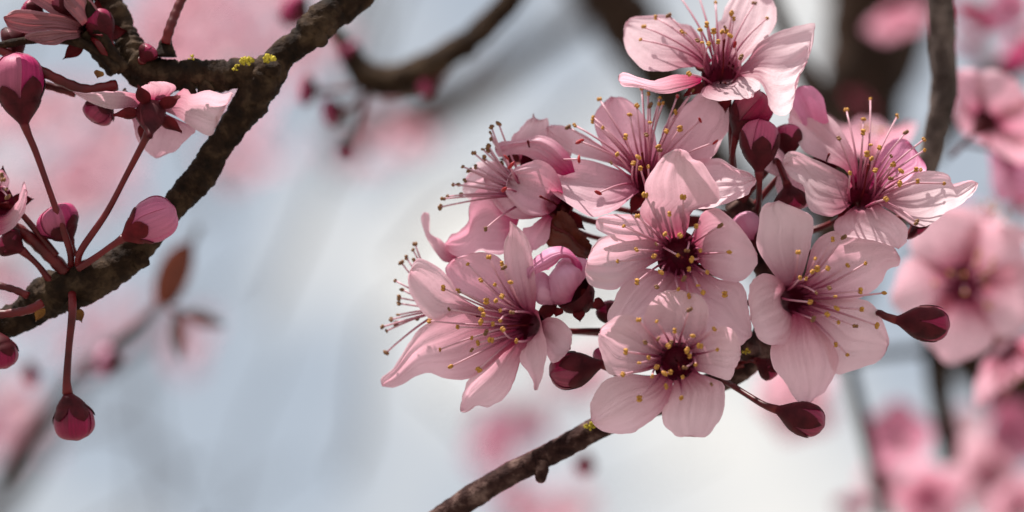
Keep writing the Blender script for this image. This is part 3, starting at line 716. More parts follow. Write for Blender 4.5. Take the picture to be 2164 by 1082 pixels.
# half open bud between F7 and F8
F10 = [
 P(N4, [(1080,1120),(1250,960),(1310,720),(1270,620),(1060,560),(860,560),(700,690),(600,850),(500,1000),(470,1200),(520,1420),(760,1480),(960,1420)], 6, bulge=4.2, cup=-.1, dz=-1.5, mat='rose', wr=.5),
 P(N4, [(1120,1000),(1180,760),(1060,560),(920,420),(760,362),(560,385),(400,480),(220,645),(130,770),(110,880),(140,985),(290,890),(540,800),(680,690),(800,590),(960,620),(1020,900)], 10, bulge=2.2, cup=.15, dz=-3.6, mat='rose', wr=.4),
 P(N4, [(780,1250),(480,880),(290,890),(180,990),(200,1250),(330,1450),(560,1480),(760,1430)], 4, bulge=2.5, dz=-.6, mat='rose', wr=.5),
]
hb = blossom('half_open_bud', 'lilac pink half open bud cupped above a dark calyx', N4([(900,1250)])[0], 4, tilt=(-0.1,-0.2), bowl=.05, petals=F10, cup=False, group='half open buds',
   stem=[(1222, 640, 6.5), (1260, 645, 8), (1330, 640, 14), (1500, 640, 17), (1630, 640, 17)])
hb['category'] = 'bud'
v, f, u = lathe(W(1240, 655, 6.5), (W(1190, 590, 3) - W(1240, 655, 6.5)).normalized(), [(0, .0007), (.0006, .0012), (.0014, .0022), (.0024, .0029), (.0036, .0031), (.0044, .0030)], 20)
hbc = mesh_obj('calyx', v, f, M['calyx'], hb, hb.location.copy(), u)
for (x, y, dx, dy) in [(1222, 655, 4, 26), (1255, 640, 26, 4), (1180, 650, -6, 20), (1228, 625, 24, -6)]:
    A = W(x, y, 3.6); d = (W(x + dx, y + dy, 3.2) - A); l = d.length; d.normalize()
    v, f, u = sepal_patch(A, d, cdir(0, 0, -1), l, .0020, .1); mesh_obj('sepal', v, f, M['sepal'], hbc, hb.location.copy(), u)

# extra petals seen behind: another blossom beyond F3
Fx = [P(I, [(1735,330),(1690,250),(1668,205),(1690,183),(1715,182),(1738,205),(1748,240),(1762,320)], 3, mat='rose', cup=.1),
      P(I, [(1700,340),(1640,300),(1600,300),(1598,335),(1640,372),(1720,370)], 2, cup=.1),
      P(I, [(1720,340),(1665,345),(1640,385),(1650,430),(1700,440),(1750,390)], 3, cup=.1)]
blossom('blossom', 'mostly hidden blossom showing one lilac petal over the shoulder of a pale blossom', (1740, 350), 11, tilt=(0,-.2), bowl=.1, petals=Fx, cup_r=2.0, stem=[(1720, 380, 14), (1660, 440, 16), (1610, 490, 16)])

# serrated young leaf beside F8
def leaf(name, label, pts, tip, dep, tilt, mat='leaf', serr=3.0, group=None, bowl=0.0, stem=None):
    org = W(pts[0][0], pts[0][1], dep); th = empty(name, org); tag(th, label, 'leaf', group)
    # fine teeth along the edge
    fl = dict(c=(pts[0][0], pts[0][1]), z=dep, tilt=tilt, bowl=bowl)
    left = catmull([(p[0], p[1], 0) for p in pts[:tip + 1]], 26); right = catmull([(p[0], p[1], 0) for p in pts[tip:]], 26)
    cx = sum(p[0] for p in pts) / len(pts); cy = sum(p[1] for p in pts) / len(pts)
    def tooth(Q):
        o = []
        for i, q in enumerate(Q):
            d = Vector((q.x - cx, q.y - cy, 0)); d.normalize()
            s = serr * (1 if i % 2 else -0.3) if 1 < i < len(Q) - 2 else 0
            o.append((q.x + d.x * s, q.y + d.y * s))
        return o
    lp = tooth(left); rp = tooth(right)
    n = len(lp)
    V = []; F = []; U = []; m = 12
    for i in range(n):
        a = lp[i]; b = rp[n - 1 - i]
        for j in range(m + 1):
            u = 2 * j / m - 1; x = lerp(a[0], b[0], (u + 1) / 2); y = lerp(a[1], b[1], (u + 1) / 2)
            z = dep + tilt[0] * (x - pts[0][0]) * K + tilt[1] * (y - pts[0][1]) * K - 1.1 * abs(u) + 0.5 * noise.noise(Vector((u * 3, i * .3, dep)))
            V.append(W(x, y, z)); U.append(((u + 1) / 2, i / (n - 1)))
    for i in range(n - 1):
        for j in range(m):
            q = i * (m + 1) + j; F.append((q, q + 1, q + m + 2, q + m + 1))
    bl = mesh_obj('blade', V, F, M[mat], th, org, U)
    mid = [V[i * (m + 1) + m // 2] - FWD * 0.0001 for i in range(n)]
    v, f, u = tube(mid, [lerp(.00034, .00008, i / (n - 1)) for i in range(n)], 6)
    mesh_obj('midrib', v, f, M['stem'], th, org, u)
    if stem: pedicel(th, org, [(pts[0][0], pts[0][1], dep)] + list(stem), .0004)
    return th
leaf('young_leaf', 'dark maroon saw edged young leaf behind the lilac pink half open bud', N2([(1560,380),(1660,300),(1790,400),(1850,520),(1930,590),(1990,680),(2010,745),(1950,850),(1840,830),(1700,720),(1500,700),(1520,540)]), 6, 7.5, (-0.2, 0.2),
     stem=[(1165, 455, 8), (1250, 500, 14), (1400, 520, 18), (1590, 500, 17)])

# ---- closed buds of the front cluster
bud('flower_bud', 'fat dark crimson bud tucked beneath the topmost blossom', (1553, 290), (1612, 196), 84, 8.5, stem=[(1549, 320, 9.5), (1548, 350, 11), (1562, 420, 13)], mat='budred', calyx=.34, sep=.55, dtip=-2)
bud('flower_bud', 'upright crimson bud with a pink lit crown and straight stem, between two pale blossoms', (1604, 366), (1606, 252), 79, 4, stem=[(1604, 380, 4.5), (1604, 420, 7), (1600, 462, 11)], mat='budpink', calyx=.42, sep=.74, spin=.35, sepmat='calyx')
bud('flower_bud', 'small dark nodding bud half covered by a petal tip, under the upright bud', (1664, 390), (1676, 448), 66, 7, stem=[(1655, 370, 8), (1642, 340, 9.5), (1630, 350, 11), (1580, 410, 12), (1570, 440, 13)], calyx=.5, sep=.8)
bud('flower_bud', 'dark bud at the outer end pointing at a flung open blossom', (1275, 768), (1162, 792), 74, 4, stem=[(1295, 782, 5), (1310, 792, 7), (1380, 800, 11), (1500, 800, 14)], mat='budred', calyx=.55, sep=.85, dtip=-2, spin=.2)
bud('flower_bud', 'dark crimson bud pointing sideways past the sideways turned blossom', (1890, 676), (2007, 688), 72, 3, stem=[(1870, 668, 3.5), (1845, 660, 5), (1740, 670, 13), (1640, 680, 15)], mat='budred', calyx=.5, sep=.9, dtip=-1, spin=.9)
bud('flower_bud', 'dark crimson bud on a slanting stem below the lowest blossom', (1638, 864), (1742, 900), 68, 0, stem=[(1615, 856, 1), (1575, 832, 4), (1538, 808, 8), (1525, 795, 13)], mat='budred', calyx=.5, sep=.88, dtip=-1, spin=.4)
bud('flower_bud', 'bright magenta bud peeping out behind the maroon eyed centre blossom', (1610, 525), (1558, 455), 66, 8, stem=[(1622, 540, 10), (1625, 560, 14)], mat='rose', calyx=.3, sep=.4)
bud('flower_bud', 'dark bud showing its side behind the lowest blossom beside bare stems', (1306, 690), (1272, 640), 46, 9, stem=[(1340, 700, 12), (1450, 710, 16), (1610, 710, 17)], calyx=.6, sep=.9)
bud('flower_bud', 'dark red calyx and pink bud squeezed behind the upright bud', (1668, 330), (1662, 262), 58, 10, stem=[(1668, 345, 11), (1640, 380, 12), (1590, 440, 13)], mat='budpink', calyx=.55, sep=.8)
bud('flower_bud', 'small pink bud tip between the bare stems and the lowest blossom', (1290, 762), (1255, 742), 28, 8, stem=[(1330, 770, 11), (1500, 780, 14)], mat='budpink', calyx=.3, sep=.4)
bud('flower_bud', 'dark red bud partly behind the sideways turned blossom, above the slanting twig', (1600, 762), (1642, 792), 46, 9, stem=[(1585, 760, 11), (1570, 762, 13)], calyx=.6, sep=.9)
bud('flower_bud', 'dark calyx edge under the pale blossom with long stamens', (1930, 470), (1948, 492), 60, 8, stem=[(1900, 460, 11), (1800, 500, 15), (1640, 560, 17)], calyx=.5, sep=.8)

# ================================================================== LEFT BRANCH
d0 = 8
lb = branch('branch', 'dark knobbly branch with lichen spots, forking toward hanging buds', [(1500, -640, d0 + 40, 52), (1180, -400, d0 + 22, 47), (950, -190, d0 + 10, 43), (800, -60, d0 + 4, 40), (735, 0, d0 + 2, 38), (680, 45, d0, 37), (640, 85, d0, 29), (600, 115, d0, 29), (560, 165, d0, 38), (530, 215, d0, 36), (490, 270, d0, 29), (455, 320, d0, 29), (425, 372, d0, 33), (372, 430, d0, 27), (315, 500, d0, 30), (255, 555, d0, 36), (185, 595, d0, 44), (110, 622, d0 + 1, 44), (40, 670, d0 + 2, 34), (-60, 715, d0 + 3, 32)], 'bark', seg=560, rough=0.17, sides=40, ring=.08)
lo = lb.location
fork = branch('side_branch', None, [(572, 150, d0, 30), (520, 152, d0, 30), (470, 158, d0, 34), (425, 158, d0, 31), (380, 160, d0, 34), (330, 160, d0 + 1, 38), (290, 135, d0 + 1, 40), (262, 70, d0 + 3, 26), (235, 10, d0 + 4, 27), (200, -60, d0 + 6, 28), (140, -190, d0 + 10, 27), (90, -340, d0 + 14, 24), (70, -480, d0 + 18, 14)], 'bark', parent=lb, org=lo, seg=270, rough=0.2, ring=.22)
for (a, b, r0, r1, s) in [((672, 60, d0 - 1), (680, 98, d0 - 2), 22, 15, 1), ((425, 385, d0 - 1), (428, 414, d0 - 2), 18, 10, 2), ((350, 120, d0), (351, 78, d0), 24, 11, 4), ((570, 145, d0 - 2), (590, 150, d0 - 3), 20, 14, 5),
                          ((150, 640, d0 - 2), (165, 675, d0 - 3), 16, 9, 6), ((300, 545, d0 - 1), (285, 560, d0 - 2), 22, 14, 7), ((440, 190, d0 - 1), (425, 200, d0 - 2), 24, 15, 8), ((400, 190, d0 - 1), (388, 198, d0 - 2), 22, 13, 9), ((545, 225, d0 - 1), (540, 245, d0 - 2), 22, 15, 10)]:
    stub(lb, lo, a, b, r0, r1, 'bark', seed=s)
lichen(lb, lo, (522, 128), d0 - 3.2, 12, 20, 11); lichen(lb, lo, (570, 124), d0 - 3.6, 13, 22, 12); lichen(lb, lo, (405, 122), d0 - 2.2, 7, 8, 13); lichen(lb, lo, (500, 142), d0 - 3.0, 8, 10, 14)
for (x, y, tx, ty, s) in [(90, 650, 76, 680, 0), (165, 655, 174, 682, 1), (212, 150, 206, 166, 2)]:
    A = W(x, y, d0 - 3.4); d = W(tx, ty, d0 - 3.6) - A; l = d.length; d.normalize()
    v, f, u = sepal_patch(A, d, cdir(0, 0, -1), l, .0017, .1); mesh_obj('bud_scale', v, f, M['scale'], lb, lo, u)

# blossom seen from behind, on a straight stem
LF1 = [P(L1, [(950,640),(880,600),(740,578),(560,588),(465,583),(500,612),(600,662),(700,692),(820,688),(930,690)], 4, cup=.15, wr=.7),
       P(L1, [(920,690),(838,700),(850,800),(880,900),(940,970),(990,1008),(1060,982),(1120,962),(1200,872),(1245,820),(1130,760),(1000,700)], 5, cup=.1, dz=.6),
       P(L1, [(980,650),(1090,620),(1130,590),(1180,555),(1220,600),(1320,572),(1420,600),(1480,582),(1440,660),(1370,740),(1362,820),(1330,862),(1240,822),(1120,740),(1000,690)], 9, cup=.12, wr=1.2, dz=-.4),
       P(L1, [(930,640),(900,560),(960,520),(1060,520),(1120,560),(1040,640)], 2, cup=.1, dz=1.4)]
blossom('blossom', 'blossom seen from behind with a red star calyx, under the knobbly branch', L1([(960,690)])[0], d0 - 5, tilt=(0.1, 0.8), bowl=-.05, petals=LF1, back=True, cup_r=2.2, spin=.1,
  anthers=[p + (d0 + 1,) for p in L1([(880,590),(790,570),(1035,565),(1080,590),(1060,600)])], dark=True, group='blossoms on the knobbly branch')
def stem_to(th, pts, r=.00052): return pedicel(th, th.location.copy(), pts, r)
lf1 = [o for o in COL.objects if o.get('label', '').startswith('blossom seen from behind')][0]
stem_to(lf1, [(316, 268, d0 - 8), (309, 290, d0 - 8), (270, 365, d0 - 6), (225, 450, d0 - 6), (172, 528, d0 - 5.5), (165, 560, d0 - 3)], .0005)

bud('flower_bud', 'big half opened crimson bud with pink petals, upright on a long stem', (52, 268), (30, 112), 104, d0 - 5, stem=[(60, 285, d0 - 5), (75, 320, d0 - 5), (100, 390, d0 - 5.5), (128, 470, d0 - 5.5), (148, 530, d0 - 4), (150, 560, d0 - 2)], mat='budpink', calyx=.36, sep=.62, group='buds on the knobbly branch', stem_r=.00052)
bud('flower_bud', 'round dark red bud hanging under the knobbly branch beside a blossom', (228, 205), (196, 258), 66, d0 - 3, stem=[(245, 185, d0 - 2)], mat='budred', calyx=.35, sep=.6, group='buds on the knobbly branch')
bud('flower_bud', 'round crimson bud with a bright edge crossed by a stem', (150, 510), (105, 440), 88, d0 - 3, stem=[(158, 540, d0 - 2)], mat='budpink', calyx=.3, sep=.5, group='buds on the knobbly branch', spin=.5)
bud('flower_bud', 'clear pink bud opening beside the branch on a short red stem', (258, 505), (368, 440), 92, d0 - 6, stem=[(235, 520, d0 - 6), (200, 545, d0 - 6), (165, 568, d0 - 5)], mat='budrose', calyx=.3, sep=.48, group='buds on the knobbly branch', spin=.7, open_=.2, sepmat='sepal')
bud('flower_bud', 'dark crimson bud hanging straight down on a long stem', (142, 828), (166, 930), 84, d0 - 5, stem=[(141, 800, d0 - 5), (146, 730, d0 - 5), (153, 660, d0 - 5), (152, 620, d0 - 3)], mat='budred', calyx=.32, sep=.6, group='buds on the knobbly branch', spin=.1, stem_r=.0006)
bud('flower_bud', 'dark bud cut by the picture edge below the branch end', (-12, 700), (14, 778), 66, d0 - 2, stem=[(-30, 690, d0)], mat='budred', calyx=.4, sep=.7, group='buds on the knobbly branch')
bud('flower_bud', 'dark maroon bud beside a pale curved petal', (48, 530), (2, 500), 62, d0 - 3, stem=[(80, 560, d0 - 2), (110, 600, d0 - 1)], mat='budred', calyx=.6, sep=.9, group='buds on the knobbly branch')
bud('flower_bud', 'very dark bud in the tangle above the big half opened bud', (55, 70), (10, 98), 62, d0 - 1, stem=[(110, 85, d0 - 1), (180, 95, d0), (235, 120, d0)], mat='budred', calyx=.6, sep=.9, group='buds on the knobbly branch')
# blossom cut by the frame edge
LF2 = [P(L2, [(-30,300),(20,330),(90,290),(130,200),(150,125),(172,190),(160,310),(90,420),(-10,475),(-60,420)], 5, cup=.2, dz=-1),
       P(L2, [(-40,280),(40,220),(60,120),(20,60),(-60,60),(-90,200)], 3, cup=.1, mat='pink', dz=1),
       P(L2, [(-60,300),(-160,220),(-250,260),(-240,360),(-120,380)], 2, cup=.1)]
blossom('blossom', 'blossom cut by the picture edge, pale curved petal round a red centre', L2([(-10,270)])[0], d0 - 4, tilt=(0.4, 0), bowl=.1, petals=LF2, cup_r=2.6, group='blossoms on the knobbly branch',
   anthers=L2([(20,120),(40,180),(10,90),(50,230)]), dark=True, stem=[(30, 440, d0 - 2), (70, 480, d0 - 2), (120, 540, d0 - 2)])
# crumpled blossom above, in the tangle, brownish like folded young bronze leaves
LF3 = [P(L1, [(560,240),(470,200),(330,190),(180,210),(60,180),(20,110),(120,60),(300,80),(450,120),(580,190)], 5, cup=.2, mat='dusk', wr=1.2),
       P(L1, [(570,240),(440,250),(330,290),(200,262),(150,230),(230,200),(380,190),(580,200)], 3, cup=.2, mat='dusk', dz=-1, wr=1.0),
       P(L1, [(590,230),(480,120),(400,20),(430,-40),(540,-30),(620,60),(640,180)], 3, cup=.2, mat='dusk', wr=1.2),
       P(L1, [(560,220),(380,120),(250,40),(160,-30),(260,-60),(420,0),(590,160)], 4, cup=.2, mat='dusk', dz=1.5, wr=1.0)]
blossom('blossom', 'dusky brown crumpled blossom in the tangle above the fork of the branch', L1([(590,220)])[0], d0 - 3, tilt=(0.35, 0.1), bowl=-.05, petals=LF3, cup_r=2.4, mat='dusk', group='blossoms on the knobbly branch', stem=[(205, 90, d0 - 4), (225, 120, d0 - 3), (245, 140, d0 - 2)])
def twig(name, label, pts, r0, r1, mat='stem', group=None, cat='stem'):
    Pw = [W(*p) for p in pts]; Q = catmull([tuple(p) for p in Pw], max(10, 6 * len(Pw))); n = len(Q)
    v, f, u = tube(Q, [lerp(r0, r1, i / (n - 1)) * (1 + .08 * math.sin(i * 1.7)) for i in range(n)], 10)
    o = mesh_obj(name, v, f, M[mat], None, Q[0], u); tag(o, label, cat, group); return o
for pts, r in [([(245, 180, d0 - 2), (215, 186, d0 - 3), (185, 190, d0 - 3), (145, 178, d0 - 3), (80, 146, d0 - 4), (0, 106, d0 - 4), (-60, 80, d0 - 4)], .00078),
               ([(160, 197, d0 - 1), (120, 186, d0 - 1), (80, 176, d0 - 1), (0, 160, d0 - 1), (-50, 150, d0 - 1)], .0006)]:
    twig('stem', 'thin dark red stem curving away from the shaded fork', pts, r * 1.15, r * .8, 'stem', 'stems from the shaded fork')
twig('stem', 'thick shaded stalk leaning from the crumpled blossom to the fork', [(180, 70, d0 - 1), (205, 100, d0 - 1), (250, 145, d0 - 1)], .0014, .0019, 'bark', None)
twig('stem', 'bright red stem rising from a knob on the forked branch', [(350, 92, d0 - 1), (358, 62, d0 - 1), (372, 25, d0), (390, -15, d0 + 1), (405, -50, d0 + 2)], .0008, .00066)
twig('stem', 'red stem lying along the lower branch end', [(90, 640, d0 - 4.5), (60, 655, d0 - 5), (20, 662, d0 - 4.5), (-40, 668, d0 - 4)], .0007, .0006)
twig('stem', 'thin red stem crossing a pink gap above the branch end', [(60, 625, d0 - 3), (30, 612, d0 - 3), (-5, 603, d0 - 3), (-50, 592, d0 - 3)], .0006, .0005)
twig('stem', 'dark stalk joining the edge blossom to the branch end', [(15, 470, d0 - 1), (60, 500, d0 - 1.5), (110, 545, d0 - 1.5), (140, 575, d0 - 1)], .0009, .0011)

# ================================================================== OUT OF FOCUS LAYERS
def free_blossom(name, label, c, dep, rad_px, face=(0, 0, -1), mat='pale', group=None, spin=0.0, parts=True, stamens=8, cupb=.35, n=5, seed=0):
    """five petalled blossom at a place of its own; face is the image direction it looks in"""
    rnd = random.Random(seed + int(c[0]) * 7 + int(c[1]))
    org = W(c[0], c[1], dep); f = cdir(*face).normalized(); a, b = frame_of(f)
    R = rad_px * K * 0.001 * (FD + dep) / FD
    allV = []; allF = []; allU = []; idx = []
    th = None
    if parts: th = empty(name, org); tag(th, label, 'blossom', group)
    for k in range(n):
        ph = spin + 2 * math.pi * k / n + rnd.uniform(-.12, .12); d = a * math.cos(ph) + b * math.sin(ph); s = f.cross(d)
        V = []; F = []; U = []; nt_, nu = (10, 8) if parts else (6, 4)
        ln = R * rnd.uniform(.9, 1.08); cu = cupb + rnd.uniform(-.15, .15)
        for i in range(nt_ + 1):
            t = i / nt_
            w = R * .54 * (math.sin(math.pi * (0.10 + 0.84 * t)) ** .75) * (0.55 + .6 * t)
            for j in range(nu + 1):
                u = 2 * j / nu - 1
                p = org + d * (ln * (0.10 + .90 * t) * (1 - .10 * u * u * t)) + s * (w * u) + f * (ln * cu * t * t * .7 + w * .22 * u * u + R * .05 * noise.noise(Vector((u * 2, t * 3, k + seed + c[0]))))
                V.append(p); U.append(((u + 1) / 2, t))
        for i in range(nt_):
            for j in range(nu):
                q = i * (nu + 1) + j; F.append((q, q + 1, q + nu + 2, q + nu + 1))
        if parts: mesh_obj('petal', V, F, M[mat], th, org, U)
        else:
            o = len(allV); allV += V; allU += U; allF += [tuple(x + o for x in q) for q in F]; idx += [0] * len(F)
    prof = [(-R * .16, R * .01), (-R * .12, R * .12), (R * .06, R * .24), (-R * .10, R * .17), (-R * .28, R * .09), (-R * .36, R * .04), (-R * 1.0, R * .035)]
    v, fc, u = lathe(org, f, prof, 10)
    if parts:
        mesh_obj('calyx', v, fc, M['calyx'], th, org, u)
        for k in range(stamens):
            ph = rnd.uniform(0, 6.28); q = rnd.uniform(.1, .5)
            A = org + (a * math.cos(ph) + b * math.sin(ph)) * R * q + f * R * .55
            v, fc, u = tube([org, org.lerp(A, .5) + f * R * .06, A], [.0002] * 3, 5)
            st = mesh_obj('stamen', v, fc, M['filament'], th, org, u)
            an = bpy.data.objects.new('anther', ANTHER[0]); COL.objects.link(an); an.parent = st; an.location = A - org
        return th
    o = len(allV); allV += v; allU += u; allF += [tuple(x + o for x in q) for q in fc]; idx += [1] * len(fc)
    ob = mesh_obj(name, allV, allF, M[mat], None, org, allU, True, [M['calyx']], idx)
    tag(ob, label, 'blossom', group)
    return ob

# --- nearest blurred things beside the cluster
free_blossom('blossom', 'softly blurred pale blossom with a dark red eye, beside an end bud', (2035, 598), 88, 172, (0.05, -0.05, -1), spin=.75, mat='pale', cupb=.15, stamens=14, group='blurred blossoms near the cluster')
free_blossom('blossom', 'blurred blossom hanging below the pale red eyed one', (2125, 740), 105, 130, (0.6, 0.8, -0.5), spin=.2, mat='pink', group='blurred blossoms near the cluster')
free_blossom('blossom', 'blurred blossom with upright white petals over the pale red eyed one', (2075, 500), 100, 120, (0.2, -1, -0.35), spin=.1, mat='pale', group='blurred blossoms near the cluster')
free_blossom('blossom', 'blurred pink blossom turned away, with a red calyx, beside the grey twig', (2085, 255), 85, 130, (0.7, -0.65, 0.5), spin=.4, mat='pink', group='blurred blossoms near the cluster')
free_blossom('blossom', 'blurred deep pink blossom below the one turned away', (2130, 320), 100, 120, (0.8, 0.1, 0.4), spin=.4, mat='rose', group='blurred blossoms near the cluster')
free_blossom('blossom', 'blurred pale petal cup standing behind the long stamens', (1838, 330), 75, 105, (0.0, -1, -0.2), spin=.1, mat='pink', cupb=.9, group='blurred blossoms near the cluster')
branch('twig', 'blurred grey twig standing upright behind the long gold stamens', [(1960, -420, 50, 34), (1972, -220, 45, 31), (1985, -50, 42, 28), (1990, 30, 42, 30), (1992, 110, 42, 28), (1996, 180, 42, 29), (1985, 250, 42, 26), (1966, 330, 43, 25), (1930, 410, 46, 24), (1870, 490, 50, 24), (1780, 570, 54, 24), (1680, 640, 56, 22)], 'barkgrey', 'twig', seg=110, rough=.14)

# --- blurred twig with buds at the top
branch('twig', 'blurred brown twig arching down to a knot of red buds', [(x, y, 130, r) for x, y, r in [(1420, -520, 34), (1280, -330, 31), (1190, -170, 28), (1120, -60, 26), (1070, 10, 26), (1000, 80, 28), (940, 120, 30), (880, 155, 34), (820, 170, 36), (775, 160, 32), (745, 120, 24), (715, 75, 14), (690, 40, 10)]], 'bark', 'twig', seg=170)
G1 = 'blurred buds round the arching twig'
for (bx, by, tx, ty, w, s, lab) in [
    (672, 195, 632, 190, 62, [(720, 188, 130), (775, 180, 130)], 'blurred bud with a pink side, furthest along the arching twig'),
    (728, 232, 680, 240, 56, [(745, 222, 130), (780, 195, 130)], 'blurred light crimson bud just under the knot of the arching twig'),
    (745, 305, 718, 335, 44, [(756, 280, 130), (765, 240, 130), (775, 190, 130)], 'blurred dark red bud dangling lowest under the arching twig'),
    (752, 128, 728, 95, 50, [(770, 150, 130)], 'blurred dark red bud on top of the arching twig'),
    (930, 168, 880, 182, 54, [(940, 150, 130)], 'blurred pink bud lying against the arching twig'),
    (655, 40, 600, 5, 74, [(690, 60, 130)], 'blurred magenta bud above the thick end of the knobbly branch')]:
    bud('flower_bud', lab, (bx, by), (tx, ty), w, 130, stem=s, mat='budpink', group=G1, stem_r=.0006)

# --- bronze leaves, blurred
leaf('bronze_leaf', 'blurred bronze leaf standing upright behind the pink bud', [(330, 650), (325, 600), (345, 545), (380, 515), (408, 512), (408, 560), (390, 610), (360, 645)], 4, 150, (0.1, 0.2), 'leafbrown', 1.0, 'bronze leaves', stem=[(310, 670, 152), (280, 690, 155)])
leaf('bronze_leaf', 'blurred slender bronze leaf hanging below the upright bronze leaf', [(370, 660), (362, 700), (372, 750), (383, 765), (392, 720), (388, 670)], 3, 155, (0.1, 0.2), 'leafbrown', 1.0, 'bronze leaves', stem=[(360, 650, 152)])
leaf('bronze_leaf', 'blurred small bronze leaf pointing away beside the upright one', [(385, 660), (420, 655), (470, 680), (472, 692), (430, 690), (392, 675)], 3, 155, (0.1, 0.2), 'leafbrown', 1.0, 'bronze leaves', stem=[(360, 650, 152)])
branch('twig', 'blurred thin twig running down behind the bronze leaves', [(420, 480, 175, 6), (350, 620, 170, 8), (290, 690, 170, 9), (220, 740, 200, 9), (150, 800, 240, 9), (60, 920, 300, 10), (0, 1010, 320, 11)], 'bark', 'twig', seg=60)
for (bx, by, tx, ty, w, m, lab) in [(260, 770, 205, 762, 66, 'rose', 'blurred rosy bud on the thin twig'), (180, 775, 182, 800, 32, 'budred', 'tiny dark blurred bud on the thin twig'), (60, 760, 70, 815, 34, 'budpink', 'small blurred red bud near the low thin twig')]:
    bud('flower_bud', lab, (bx, by), (tx, ty), w, 172, mat=m, group='blurred buds on the thin twig')
bud('flower_bud', 'blurred dark bud beneath the speckled twig', (1240, 955), (1232, 1005), 44, 165, mat='budred', group='blurred buds on the thin twig')

# --- far twigs and limbs
FARG = 'far limbs and twigs'
far = [
 ('blurred dark brown limb behind the topmost blossom', [(1180, -160, 520, 70), (1300, 10, 520, 70), (1420, 200, 530, 60), (1560, 420, 540, 55), (1700, 640, 550, 50)], 'bark3'),
 ('blurred heavy dark limb rising behind the long stamens', [(1830, -150, 420, 90), (1835, 60, 420, 88), (1820, 220, 420, 92), (1790, 420, 430, 80), (1760, 640, 440, 70)], 'bark3'),
 ('blurred dark limb leaning across behind the grey twig', [(1960, -100, 460, 60), (1920, 60, 460, 50), (1850, 220, 460, 55), (1760, 330, 460, 60), (1650, 420, 460, 60)], 'bark3'),
 ('blurred thin limb crossing behind the topmost blossom', [(1610, -60, 230, 18), (1670, 90, 230, 20), (1730, 210, 230, 26), (1800, 320, 230, 34), (1960, 480, 240, 34)], 'bark3'),
 ('blurred thick dark limb at the picture edge above the low corner', [(2330, 900, 420, 95), (2200, 830, 420, 95), (2100, 760, 420, 90), (2020, 660, 420, 70), (1960, 520, 420, 50)], 'bark3'),
 ('blurred dark twig in the top corner beside the grey twig', [(2300, 60, 330, 34), (2150, 130, 330, 34), (2050, 210, 330, 30), (1960, 330, 330, 24)], 'bark3'),
 ('blurred upright brown twig under the sideways bud', [(1965, 640, 230, 22), (1978, 760, 230, 26), (1992, 860, 230, 24), (2010, 980, 230, 20)], 'bark'),
 ('blurred slim brown twig slanting below the sideways turned blossom', [(1770, 650, 220, 13), (1795, 780, 220, 14), (1820, 880, 220, 14), (1845, 980, 220, 14), (1870, 1100, 220, 14)], 'bark'),
 ('blurred thin twig running level under the sideways bud', [(1700, 780, 240, 10), (1850, 750, 240, 11), (1990, 738, 240, 11)], 'bark'),
 ('smoky brown limb far behind the arching twig', [(700, 300, 900, 20), (800, 262, 900, 34), (900, 232, 900, 40), (1000, 195, 900, 34), (1120, 110, 900, 26), (1220, 40, 900, 24), (1330, -80, 900, 22)], 'bark3'),
 ('smoky brown limb in the low corner under the hanging bud', [(-80, 1150, 900, 34), (40, 1010, 900, 30), (90, 920, 900, 22), (180, 800, 900, 14), (420, 640, 900, 8)], 'bark3'),
]
for lab, path, m in far:
    branch('limb' if 'limb' in lab else 'twig', lab, path, m, 'limb' if 'limb' in lab else 'twig', FARG, seg=40, sides=12)

rt = random.Random(5)
for k in range(34):
    x = rt.uniform(-80, 1300); y = rt.uniform(-60, 1120); a = rt.gauss(0.9, 0.55); d = rt.uniform(1000, 2600); r = rt.uniform(4, 10)
    dx, dy = math.cos(a), -math.sin(a); pth = []
    for q in range(5):
        t = (q - 2) * rt.uniform(90, 150)
        pth.append((x + dx * t + rt.uniform(-25, 25), y + dy * t + rt.uniform(-25, 25), d, r * (1.1 - 0.12 * q)))
    branch('twig', 'faint far twig lost in the blur behind the near branches', pth, 'barkgrey', 'twig', 'faint far twigs', seg=24, sides=8)

# --- far blossoms: soft pink masses
rnd = random.Random(21)
def far_mass(cx, cy, rx, ry, n, dep, ddep, rad, mats, label, group):
    for i in range(n):
        a = rnd.uniform(0, 6.283); q = math.sqrt(rnd.random())
        face = (rnd.uniform(-1, 1), rnd.uniform(-.8, .8), rnd.uniform(-1, .2))
        free_blossom('blossom', label, (cx + rx * q * math.cos(a), cy + ry * q * math.sin(a)), dep + rnd.uniform(-ddep, ddep), rad * rnd.uniform(.8, 1.2), face, mats[i % len(mats)], group, rnd.uniform(0, 6), False, seed=i)
far_mass(490, 50, 230, 130, 60, 1300, 200, 46, ['pale', 'pale', 'pink', 'pale'], 'pink haze of far blossom above the knobbly branch', 'far blossoms above the knobbly branch')
far_mass(110, 330, 200, 150, 48, 1200, 200, 46, ['pink', 'pale', 'pale'], 'pink haze of far blossom round the long stemmed buds', 'far blossoms round the long stemmed buds')
far_mass(520, 300, 90, 110, 11, 1100, 100, 46, ['pink', 'pale'], 'faint pink far blossom beside the bend of the branch', 'far blossoms beside the bend')
far_mass(40, 930, 90, 110, 9, 900, 60, 46, ['pink', 'pale'], 'pink haze of far blossom low at the picture edge', 'far blossoms low at the edge')
far_mass(30, 600, 60, 50, 4, 700, 60, 50, ['rose', 'pale'], 'rosy far blossom behind the branch end', 'far blossoms behind the branch end')
far_mass(270, 700, 190, 110, 16, 1500, 200, 34, ['pale', 'pale', 'pink'], 'faint pink far blossom behind the bronze leaves', 'far blossoms behind the bronze leaves')
far_mass(1075, 930, 60, 80, 12, 900, 60, 48, ['pale', 'pink', 'rose'], 'rosy far blossom over the speckled twig', 'far blossoms over the speckled twig')
